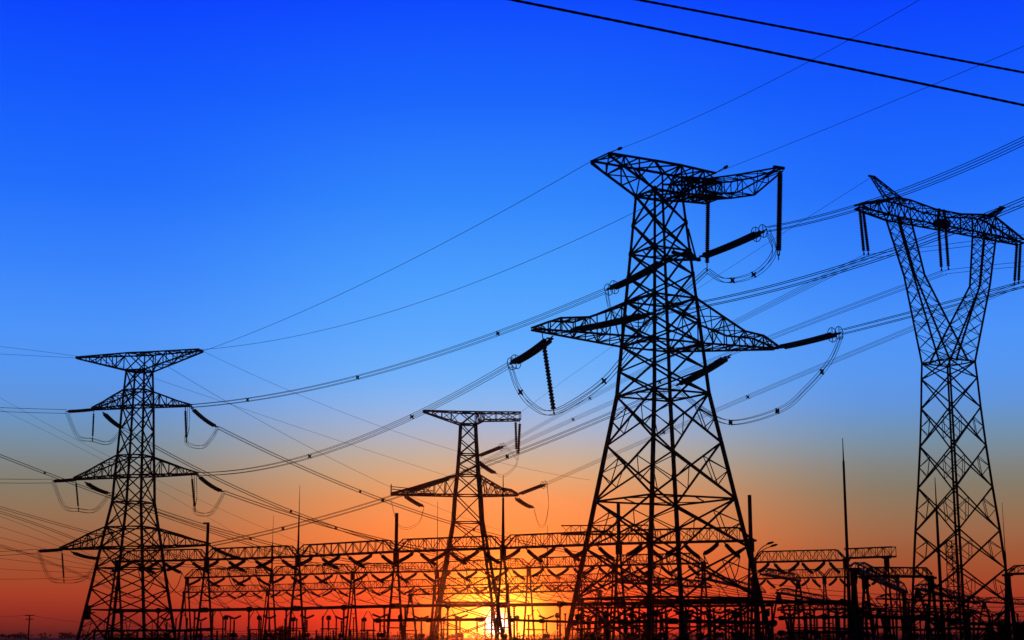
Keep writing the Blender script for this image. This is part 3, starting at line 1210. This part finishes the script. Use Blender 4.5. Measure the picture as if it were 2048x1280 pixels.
def gantry_row(key, name, cols, H=GH, strings=True, skip=(), jump=(), group_c=None):
    """cols: list of (px, Y)"""
    heads = []
    for i, (px, Y) in enumerate(cols):
        column(px, Y, H, 'slim A-frame column of the %s, %s from left' % (name, ORD[i]), 'columns of the ' + name)
        heads.append(ground_at(px, Y) + V((0, 0, H - .15)))
    ends = {}
    for i in range(len(cols) - 1):
        if i in skip:
            continue
        beam(heads[i], heads[i + 1], 'lattice beam of the %s, %s bay from left' % (name, ORD[i]), 'beams of the ' + name)
        for j, (f, nm) in enumerate(((.2, 'left'), (.5, 'middle'), (.8, 'right'))):
            if not strings:
                continue
            P = lerp(heads[i], heads[i + 1], f) - V((0, 0, .15))
            e1 = gstring(P - DIR2 * .65 + DIR1 * random.uniform(-.4, .4), False, 'insulator string slanting down left, %s phase, %s bay of the %s' % (nm, ORD[i], name))
            e2 = gstring(P + DIR2 * .65 + DIR1 * random.uniform(-.4, .4), True, 'insulator string slanting down right, %s phase, %s bay of the %s' % (nm, ORD[i], name))
            ends[(i, j)] = (e1, e2)
            if i in jump:
                m_ = lerp(e1, e2, .5)
                pts = spline([e1, lerp(e1, m_, .28) - V((0, 0, 2.6)), m_ - V((0, 0, 4.2)), lerp(e2, m_, .28) - V((0, 0, 2.6)), e2], 6)
                single_wire('jumper_wire', 'drooping jumper loop, %s phase, %s bay of the %s' % (nm, ORD[i], name), 'jumper cable', pts, .07, 'jumper loops under the gantry beams')
    ROWS[key] = (heads, ends)
    return heads, ends


def colrow(lst, H=GH):
    return [(px, depth_for(py, H)) for px, py in lst]


h1, e1 = gantry_row('A', 'front gantry row', colrow([(228, 1126), (408, 1122), (592, 1116), (790, 1106), (1006, 1099), (1240, 1090), (1507, 1084)]), jump=(0, 1, 2, 4, 5))
h2, e2 = gantry_row('B', 'second gantry row', colrow([(370, 1158), (540, 1153), (703, 1148), (873, 1145), (1058, 1138), (1230, 1133), (1410, 1129)]), jump=(3, 4))
h3, e3 = gantry_row('C', 'third gantry row', colrow([(365, 1187), (532, 1184), (706, 1179), (868, 1174), (1015, 1170), (1162, 1166), (1320, 1162)]))
# spans between the rows and droppers to the low bus
SG = 'overhead wires between the gantry rows'
for (i, j), (n_, f_) in e1.items():
    if (i, j) in e2:
        single_wire('span_wire', 'sagging wire behind the front gantry row, %s phase, %s bay' % (('left', 'middle', 'right')[j], ORD[i]), 'wire', sagged(f_, e2[(i, j)][0], None, 2.2, 14), .05, SG)
for (i, j), (n_, f_) in e2.items():
    if (i, j) in e3:
        single_wire('span_wire', 'sagging wire behind the second gantry row, %s phase, %s bay' % (('left', 'middle', 'right')[j], ORD[i]), 'wire', sagged(f_, e3[(i, j)][0], None, 2.5, 14), .05, SG)


def head_px(px, py, Y):
    return at(px, py, Y)


# low bus pipes close to the front row
def pipe(px0, py0, px1, py1, Y0, Y1, r, label, group):
    A, B = at(px0, py0, Y0), at(px1, py1, Y1)
    t = thing('bus_pipe', label, 'bus pipe', A, 0, group)
    m = MB()
    m.tube([V((0, 0, 0)), B - A], r, 8)
    m.build('pipe', WIRE, t)
    for f in (0.02, .5, .98):
        m = MB()
        c = lerp(V((0, 0, 0)), B - A, f)
        d = (B - A).normalized()
        m.tube([c - d * .5, c - d * .3, c + d * .3, c + d * .5], [r, r * 1.7, r * 1.7, r], 8)
        m.build('clamp', STEEL, t)
    return A, B


BG = 'low bus pipes across the substation'
fr = [(px, depth_for(py)) for px, py in ((100, 1131), (228, 1126), (408, 1122), (592, 1116), (790, 1106), (1006, 1099), (1240, 1090), (1507, 1084), (1690, 1077))]
by = [1224, 1222, 1220, 1217, 1212, 1210, 1207, 1204, 1204]
pipes = []
for i in range(1, len(fr) - 1):
    pipes.append(pipe(fr[i][0], by[i], fr[i + 1][0], by[i + 1], fr[i][1] - 4, fr[i + 1][1] - 4, .24, 'thick low bus pipe of the upper pipe line, %s length from left' % ORD[i - 1], BG))
pipe(752, 1241, 966, 1239, 222, 215, .2, 'lower bus pipe left of the sun, nearer the ground', BG)
pipe(1020, 1240, 1150, 1244, 212, 206, .17, 'lower bus pipe just right of the sun, nearer the ground', BG)
pipe(1146, 1246, 1345, 1242, 205, 199, .22, 'lower bus pipe behind the left foot of the largest pylon', BG)
pipe(1345, 1242, 1550, 1246, 199, 194, .22, 'lower bus pipe behind the right foot of the largest pylon', BG)
pipe(340, 1262, 420, 1259, 190, 186, .12, 'short low bus pipe right of the left pylon foot', BG)
pipe(1560, 1236, 1740, 1233, 236, 230, .2, 'upper bus pipe between the largest and the wineglass pylon', BG)
pipe(1735, 1232, 1920, 1241, 205, 200, .26, 'thick bus pipe in front of the wineglass pylon foot', BG)
pipe(1560, 1266, 1700, 1264, 205, 200, .2, 'lowest bus pipe right of the largest pylon', BG)
pipe(1900, 1246, 2100, 1252, 200, 196, .2, 'bus pipe at the right edge beside the bush', BG)

for (i, j), (n_, f_) in e1.items():
    if i < 1 or i > 5:
        continue
    A, B = pipes[i]
    q = lerp(A, B, (.25, .55, .85)[j])
    single_wire('dropper_wire', 'slanting wire down to a low bus pipe, %s phase, %s bay of front gantry' % (('left', 'middle', 'right')[j], ORD[i]), 'wire', sagged(n_, q, None, .5, 10), .055, 'droppers to the low bus pipe')

for (i, j), (n_, f_) in e2.items():
    k_ = min(max(i + 1, 1), 6) - 0
    if k_ >= len(pipes):
        continue
    A, B = pipes[k_]
    for s_, nm in ((-.13, 'left'), (.16, 'right')):
        q = lerp(A, B, max(.02, min(.98, (.2, .5, .8)[j] + s_ * (1.3 if j == 1 else 1))))
        single_wire('dropper_wire', 'V-shaped dropper, its %s leg, %s phase, %s bay of second gantry' % (nm, ('left', 'middle', 'right')[j], ORD[i]), 'wire', sagged(n_, q, None, .8, 10), .05, 'V-shaped droppers from the second gantry row')

# ---- masts
MG = 'lightning masts'


def mast(px, py_top, Y, z0, label, r0=.2, r1=.05, needle=.35, cross=False):
    b = ground_at(px, Y)
    top_ = z_at(b.x, Y, py_top)
    b.z = z0
    h = top_ - z0
    t = thing('lightning_mast', label, 'mast', b, 0, MG)
    m = MB()
    hs = h * (1 - needle)
    m.tube([V((0, 0, 0)), V((0, 0, hs * .5)), V((0, 0, hs))], [r0, lerp(r0, r1, .4), lerp(r0, r1, .7)], 8)
    m.build('shaft', CONC, t)
    if needle:
        m = MB()
        m.tube([V((0, 0, hs)), V((0, 0, hs + .4)), V((0, 0, h))], [r1 * 1.8, r1, r1 * .45], 6)
        m.build('needle', STEEL, t)
    if cross:
        m = MB()
        m.bar(V((-.8, 0, h - .1)), V((.15, 0, h - .1)), .25)
        m.build('bracket', STEEL, t)
    return t


dA = {px: Y for px, Y in fr}
mast(408, 1045, dA[408], GH, 'blunt mast with a small side bracket right of the left pylon', .26, .24, 0, True)
mast(592, 970, dA[592], GH, 'tallest needle mast between the left and the distant pylon', .2, .06, .45)
mast(790, 1026, dA[790], GH, 'thick blunt mast left of the distant pylon', .27, .24, 0)
mast(1006, 950, dA[1006], GH, 'tall mast standing just right of the distant pylon', .26, .1, .35)
mast(1240, 1005, dA[1240], GH, 'thick blunt mast inside the legs of the largest pylon', .26, .23, 0)
mast(1507, 990, dA[1507], GH, 'thick blunt mast beside the right leg of the largest pylon', .27, .24, 0)
mast(540, 1030, depth_for(1153), GH, 'thin needle mast left of the tallest needle mast', .2, .06, .5)
mast(873, 1003, depth_for(1145), GH, 'thin needle mast close to the left leg of the distant pylon', .2, .07, .6)
mast(1096, 1050, depth_for(1137), GH, 'hair-thin needle mast left of the largest pylon foot', .14, .06, .6)
mast(1701, 876, 200, 0, 'tallest mast, a tapering pole between the largest and the wineglass pylon', .27, .09, .12)
mast(1886, 955, 205, 0, 'slim tapering mast in front of the wineglass pylon', .3, .1, .2)
mast(2020, 1005, 226, 0, 'thin mast at the right edge beside the wineglass pylon', .26, .06, .35)

# lattice mast behind the wineglass pylon
b = ground_at(1913, 330)
tm = thing('lattice_mast', 'slender square lattice mast seen through the legs of the wineglass pylon', 'mast', b, .5)
secs = []
for i in range(19):
    secs.append(square(i * 1.15, lerp(1.1, .75, i / 18)))
m, mw = [MB() for _ in range(4)], MB()
lattice(secs, m, mw, .16, .08, 'z')
for q in m:
    q.build('leg', STEEL, tm)
mw.build('bracing', STEEL, tm)

# ---- the crowded right-hand yard
h4, e4 = gantry_row('D', 'right yard gantry', [(1512, depth_for(1127)), (1697, depth_for(1123))], jump=())
h5, e5 = gantry_row('E', 'lower right yard gantry', [(1508, depth_for(1160)), (1653, depth_for(1157)), (1800, depth_for(1154))])
RG = 'yard beams on the right'
PP = ground_at(1700, 262) + V((0, 0, GH))
QQ = ground_at(1795, 256) + V((0, 0, GH))
beam(PP, QQ, 'lattice beam ending in a free cantilever right of the tallest mast', RG, 1.5, 1.4, 7, taper=(0, 0))
column(1780, 257, GH, 'slim A-frame column under the cantilever beam', 'columns in the right yard')
H9 = 9.0


def yard(p0, p1, label, dep=1.1, wid=1.0, n=7, w=.16, taper=(1, 1), H=H9, c0=None, c1=None, spread=2.2, r=.24, strings=True, rz=None):
    A = ground_at(p0[0], depth_for(p0[1], H)) + V((0, 0, H))
    B = ground_at(p1[0], depth_for(p1[1], H)) + V((0, 0, H))
    beam(A, B, label, RG, dep, wid, n, w, taper)
    d = B - A
    for nm, P in ((c0, p0), (c1, p1)):
        if nm:
            column(P[0], depth_for(P[1], H), H, nm, 'columns in the right yard', spread, r, math.atan2(d.y, d.x) if rz is None else rz)
    return A, B


yard((1735, 1156), (1867, 1157), 'near lattice beam left of the wineglass pylon foot', c0='stout A-frame column right of the tallest mast', c1='stout column in front of the wineglass pylon left leg', rz=AZ1)
yard((1712, 1142), (1812, 1186), 'dark lattice beam falling away right from the stout A-frame', c0='stoutest widely spread A-frame column beside the tallest mast', c1='stout column at the far end of the falling beam', spread=3.0, r=.3, rz=AZ1 + .5)
yard((1530, 1152), (1600, 1165), 'short beam falling away right beside the largest pylon', H=12, c1='slender column at the end of the short falling beam', spread=1.6)
yard((2022, 1152), (2240, 1146), 'thick beam leaving the right edge', H=10, c0='stout column at the right edge behind the bush', spread=2.4, r=.34, rz=AZ1)
yard((1760, 1200), (1972, 1206), 'low far beam behind the wineglass pylon legs', n=12, c1='slender column between the wineglass pylon right legs', spread=2.6)
yard((1972, 1206), (2120, 1215), 'low far beam at the right edge', n=9)
yard((1840, 1180), (1960, 1210), 'beam falling away right behind the wineglass pylon', n=8, c0='stout column left inside the wineglass pylon legs')
yard((1560, 1188), (1660, 1206), 'lower beam falling away right beneath the yard gantry', H=10, n=8, c0='column under the lower falling beam near the largest pylon')
yard((1400, 1158), (1530, 1188), 'beam falling away right inside the largest pylon foot', H=12, n=8)
yard((1240, 1168), (1420, 1178), 'low lattice beam seen through the largest pylon foot', H=10, n=12)

yard((1124, 1074), (1300, 1073), 'tall far beam with a pointed left tip behind the largest pylon foot', H=20, dep=1.6, n=9, taper=(0, 0), c1='tall slender column behind the middle of the largest pylon', spread=2.4)
yard((1000, 1188), (1200, 1184), 'low far beam between the sun and the largest pylon', H=10, n=12, c1='slender far column at the left foot of the largest pylon')
yard((820, 1192), (1000, 1188), 'low far beam behind the feet of the distant pylon', H=10, n=12, c0='slender far column left of the distant pylon feet')
for i in range(7):
    y0 = 1042 + i * 17
    single_wire('faint_wire', 'faint thin wire from the left edge converging behind the left pylon, %s from top' % ORD[i], 'wire', sagged(at(-500, y0 - 75 + i * 4, 300), at(215, 1128 + i * 3.5, 300), (60, y0 + 14)), .03, 'faint wires fanning from the left edge')

yard((1292, 1215), (1546, 1213), 'dark low beam across the middle of the largest pylon foot', H=6.5, dep=.9, n=12, w=.2)
yard((1150, 1218), (1292, 1217), 'dark low beam across the left of the largest pylon foot', H=6.5, dep=.8, n=9, w=.18)
yard((1560, 1222), (1760, 1219), 'dark low beam left of the tallest mast', H=6.5, dep=.9, n=10, w=.18, c1='slender column right of the tallest mast foot')
yard((1760, 1224), (1960, 1228), 'dark low beam across the wineglass pylon foot', H=6.5, dep=.8, n=10, w=.18)

# ---- ground equipment
EQ = {}


def ribbed(m, x, y, z0, z1, r, n=9):
    pts, rr = [], []
    for i in range(n):
        for u, f in ((.1, .6), (.35, 1), (.6, .95), (.85, .6)):
            pts.append(V((x, y, lerp(z0, z1, (i + u) / n))))
            rr.append(r * f)
    m.tube(pts, rr, 7)


def eq_post(t):
    m = MB()
    m.tube([V((0, 0, 0)), V((0, 0, 3.0))], .15, 7)
    m.bar(V((-.3, 0, 3.0)), V((.3, 0, 3.0)), .4, .12)
    m.build('stand', CONC, t)
    m = MB()
    ribbed(m, 0, 0, 3.05, 5.5, .19)
    m.build('insulator', GLAZE, t)
    m = MB()
    m.bar(V((-.25, 0, 5.6)), V((.25, 0, 5.6)), .26)
    m.build('clamp', STEEL, t)


def eq_switch(t):
    for s in (-1, 1):
        m = MB()
        m.tube([V((s * 1.5, 0, 0)), V((s * 1.5, 0, 2.7))], .14, 7)
        m.build('stand', CONC, t)
        m = MB()
        ribbed(m, s * 1.5, 0, 2.85, 4.6, .17)
        m.build('insulator', GLAZE, t)
        m = MB()
        m.bar(V((s * 1.5, 0, 4.65)), V((s * .25, 0, 6.3)), .1)
        m.node(V((s * 1.5, 0, 4.7)), V((0, 0, 1)), .28)
        m.build('contact_arm', STEEL, t)
    m = MB()
    m.bar(V((-1.9, 0, 2.75)), V((1.9, 0, 2.75)), .22)
    m.build('base_frame', STEEL, t)


def eq_breaker(t):
    for s in (-.55, .55):
        m = MB()
        m.bar(V((s, 0, 0)), V((s * .5, 0, 2.2)), .14)
        m.build('leg', STEEL, t)
    m = MB()
    m.bar(V((-.5, 0, 1.7)), V((.5, 0, 1.7)), .5, .7)
    m.build('drive_box', STEEL, t)
    m = MB()
    ribbed(m, 0, 0, 2.2, 4.3, .2)
    m.build('insulator', GLAZE, t)
    m = MB()
    d = V((1.6, 0, .5))
    pts, rr = [], []
    for sg in (-1, 1):
        for i in range(7):
            for u, f in ((.1, .6), (.4, 1), (.8, .6)):
                pts.append(V((0, 0, 4.5)) + V((d.x * sg, 0, d.z)) * ((i + u) / 7))
                rr.append(.2 * f)
        m.tube(pts, rr, 7)
        pts, rr = [], []
    m.build('interrupter', GLAZE, t)


def eq_transformer(t):
    m = MB()
    for sx in (-.3, .3):
        for sy in (-.3, .3):
            m.bar(V((sx, sy, 0)), V((sx, sy, 2.4)), .1)
    m.bar(V((-.3, 0, 1.2)), V((.3, 0, 2.3)), .07)
    m.build('stand', STEEL, t)
    m = MB()
    ribbed(m, 0, 0, 2.45, 4.6, .24)
    m.build('insulator', GLAZE, t)
    m = MB()
    m.tube([V((0, 0, 4.6)), V((0, 0, 4.8)), V((0, 0, 5.3)), V((0, 0, 5.55))], [.3, .48, .48, .2], 10)
    m.build('head_tank', STEEL, t)


KINDS = dict(post_insulator=(eq_post, 'post insulator', 'ribbed post insulator on a stand'), disconnect_switch=(eq_switch, 'disconnect switch', 'two-post disconnect switch with raised arms'),
             circuit_breaker=(eq_breaker, 'circuit breaker', 'Y-shaped circuit breaker'), instrument_transformer=(eq_transformer, 'transformer', 'round-headed instrument transformer'))
ROWNAME = {}


def equip(kind, P, label, rz=AZ1, sc=1.0):
    fn, cat, txt = KINDS[kind]
    if kind not in EQ:
        o = thing(kind, label, cat, P, rz, cat + 's in the substation')
        fn(o)
        EQ[kind] = o
    else:
        o = copy_tree(EQ[kind])
        o.location = P
        o.rotation_euler = (0, 0, rz)
        o['label'] = label
    o.scale = (sc, sc, sc)
    return o


def eq_row(kind, px0, px1, Y0, Y1, n, where, jit=.25, sc=1.0):
    rng = random.Random(int(px0 + Y0 * 7))
    a, b = ground_at(px0, Y0), ground_at(px1, Y1)
    for i in range(n):
        P = lerp(a, b, (i + .5) / n) + V((rng.uniform(-jit, jit), rng.uniform(-jit, jit), 0))
        equip(kind, P, '%s %s, %s from left' % (KINDS[kind][2], where, ORD[i]), AZ1 + rng.uniform(-.06, .06), sc * rng.uniform(.93, 1.07))


# posts under the thick upper pipe line
k = 0
for i, (A, B) in enumerate(pipes):
    for f in (.1, .5, .9):
        P = lerp(A, B, f)
        sc = (P.z - .1) / 5.72
        equip('post_insulator', V((P.x, P.y, 0)), 'ribbed post insulator on a stand under the upper pipe line, %s from left' % ORD[k], AZ1, sc)
        k += 1
eq_row('circuit_breaker', 300, 1520, 296, 236, 15, 'behind the front gantry row')
eq_row('disconnect_switch', 330, 1500, 318, 262, 14, 'between the front and second gantry rows')
eq_row('instrument_transformer', 420, 1520, 345, 282, 14, 'behind the second gantry row')
eq_row('post_insulator', 430, 1500, 372, 305, 15, 'far behind the second gantry row')
eq_row('disconnect_switch', 1150, 1540, 214, 205, 7, 'behind the feet of the largest pylon')
eq_row('instrument_transformer', 1130, 1560, 200, 193, 8, 'close behind the feet of the largest pylon', sc=.8)
eq_row('circuit_breaker', 1560, 2010, 232, 222, 9, 'in the right yard near the tallest mast')
eq_row('post_insulator', 1560, 1960, 208, 202, 10, 'in the right yard')
eq_row('disconnect_switch', 1570, 2040, 262, 250, 10, 'far back in the right yard')
eq_row('instrument_transformer', 1590, 1960, 290, 280, 9, 'at the back of the right yard')

eq_row('post_insulator', 1148, 1556, 190, 184, 14, 'nearest behind the largest pylon feet', sc=.95)
eq_row('circuit_breaker', 1160, 1540, 226, 216, 10, 'deep behind the largest pylon feet')
eq_row('disconnect_switch', 1580, 1980, 192, 186, 8, 'at the front of the right yard', sc=.9)

# drooping connections in the right yard
rng = random.Random(5)
for i in range(16):
    px = 1545 + i * 30 + rng.uniform(-8, 8)
    Y = rng.uniform(215, 270)
    A = at(px, rng.uniform(1150, 1200), Y)
    B = at(px + rng.uniform(30, 75), rng.uniform(1205, 1235), Y + rng.uniform(-12, 12))
    single_wire('dropper_wire', 'slanting drooping wire in the crowded right yard, %s from left' % ORD[i], 'wire', sagged(A, B, None, rng.uniform(.4, 1.6), 12), .06, 'drooping wires in the right yard')
for i in range(12):
    px = 1165 + i * 30 + rng.uniform(-8, 8)
    Y = rng.uniform(205, 255)
    A = at(px, rng.uniform(1140, 1180), Y)
    B = at(px + rng.uniform(-45, 55), rng.uniform(1205, 1240), Y + rng.uniform(-10, 10))
    single_wire('dropper_wire', 'slanting drooping wire behind the feet of the largest pylon, %s from left' % ORD[i], 'wire', sagged(A, B, None, rng.uniform(.4, 1.6), 12), .06, 'drooping wires behind the largest pylon')
for i in range(5):
    y0 = 1168 + i * 9
    single_wire('strung_wire', 'thin level wire strung across the right yard, %s from top' % ORD[i], 'wire', sagged(at(1540, y0, 285 - i * 8), at(2200, y0 + 22, 250 - i * 6), None, 1.2, 20), .045, 'level wires in the right yard')

# ---- fence, shed and roadside poles at the left
fa, fb = ground_at(338, 176), ground_at(770, 168)
ft = thing('fence', 'low post and wire fence in front of the substation at lower left', 'fence', fa)
m = MB()
nf = 13
for i in range(nf + 1):
    m2 = MB()
    c = lerp(V((0, 0, 0)), fb - fa, i / nf)
    m2.bar(c, c + V((0, 0, 2.25)), .17)
    m2.build('post', CONC, ft)
for z_ in (.7, 1.3, 1.9, 2.15):
    m.tube([V((0, 0, z_)), (fb - fa) + V((0, 0, z_))], .018, 4)
m.build('strand', WIRE, ft)

sa = ground_at(200, 238)
st_ = thing('shed', 'low flat-roofed open shed between the left pylon legs', 'shed', sa, AZ1 * .3)
W_ = 11.0
m = MB()
m.bar(V((-.3, 0, 2.35)), V((W_ + .3, 0, 2.45)), 4.6, .28)
m.build('roof', CONC, st_)
for x_ in (0, 2.2, 4.4, 6.6, 8.8, 11):
    m = MB()
    m.bar(V((x_, -1.9, 0)), V((x_, -1.9, 2.25)), .22)
    m.build('post', CONC, st_)
m = MB()
m.bar(V((0, 1.8, .7)), V((W_, 1.8, .7)), .15, 1.4)
m.build('wall', CONC, st_)

mb = MB()
bx = T2.L(at(175, 1225, T2.C.y - 2))
mb.bar(bx - V((0, 0, 1.1)), bx + V((0, 0, 1.1)), 1.0, .3)
mb.bar(bx, bx + V((1.2, .2, 0)), .15)
mb.build('sign_board', STEEL, t2)


def pole(px, py, Y, r, label):
    bse = ground_at(px, Y)
    h = z_at(bse.x, Y, py)
    t = thing('utility_pole', label, 'utility pole', bse, 0, 'roadside utility poles')
    m = MB()
    m.tube([V((0, 0, 0)), V((0, 0, h))], [r, r * .8], 8)
    m.build('post', WOOD, t)
    for dz, w in ((.15, 1.25), (1.1, .95)):
        m = MB()
        m.bar(V((-w, 0, h - dz)), V((w, 0, h - dz)), .16)
        for s in (-.9, -.5, .5, .9):
            m.tube([V((s * w, 0, h - dz)), V((s * w, 0, h - dz + .3))], .07, 6)
        m.build('crossarm', WOOD, t)
    return bse + V((0, 0, h))


p1_ = pole(57, 1230, 420, .2, 'larger wooden utility pole with crossarms at the lower left')
p2_ = pole(41, 1264, 900, .3, 'tiny distant utility pole left of the larger pole')
single_wire('pole_wire', 'faint wire from the larger utility pole to the left edge', 'wire', sagged(p1_, at(-300, 1230, 400), None, .9, 14), .03, 'wires on the utility poles')
single_wire('pole_wire', 'faint wire from the larger utility pole to the right behind the pylon', 'wire', sagged(p1_, at(330, 1252, 470), None, 1.0, 14), .03, 'wires on the utility poles')

# twin street lamp poking out behind the right leg of the largest pylon
lp = ground_at(1511, 236)
tl = thing('street_lamp', 'twin-armed street lamp leaning right beside the largest pylon', 'street lamp', lp)
m = MB()
hl = z_at(lp.x, 236, 1125)
m.tube([V((0, 0, 0)), V((0, 0, hl))], [.16, .1], 7)
m.build('post', STEEL, tl)
for k_, (dx, dy) in enumerate(((2.2, -.6), (2.9, .5))):
    m = MB()
    zt_ = z_at(lp.x, 236, (1088, 1092)[k_]) - hl
    pts = spline([V((0, 0, hl)), V((dx * .3, dy * .4, hl + zt_ * .55)), V((dx * .65, dy * .8, hl + zt_ * .85)), V((dx, dy, hl + zt_))], 5)
    m.tube(pts, .07, 6)
    arm_ = m.build('arm', STEEL, tl)
    m = MB()
    e_ = pts[-1]
    m.tube([e_ + V((-.3, 0, -.1)), e_ + V((0, 0, .05)), e_ + V((.55, 0, .2)), e_ + V((.8, 0, .25))], [.08, .17, .17, .07], 7)
    m.build('lamp_head', STEEL, arm_)

# ------------------------------------------------------------------ thin evening haze that catches the low sun
hz = MB()
x0, x1, y0, y1, z0, z1 = -960, 960, -120, 1150, -2, 80
hz.v = [V((x, y, z)) for z in (z0, z1) for y in (y0, y1) for x in (x0, x1)]
hz.f = [(0, 2, 3, 1), (4, 5, 7, 6), (0, 1, 5, 4), (2, 6, 7, 3), (0, 4, 6, 2), (1, 3, 7, 5)]
hm_ = bpy.data.materials.new('evening_haze')
hm_.use_nodes = True
ht = hm_.node_tree
ht.nodes.clear()
ho = ht.nodes.new('ShaderNodeOutputMaterial')
hv = ht.nodes.new('ShaderNodeVolumePrincipled')
hv.inputs['Color'].default_value = (.95, .72, .6, 1)
hv.inputs['Density'].default_value = 6.0e-5
hv.inputs['Anisotropy'].default_value = .98
ht.links.new(hv.outputs[0], ho.inputs['Volume'])
tag(hz.build('haze', hm_), 'thin evening haze over the substation glowing round the low sun', 'haze', None, 'stuff')
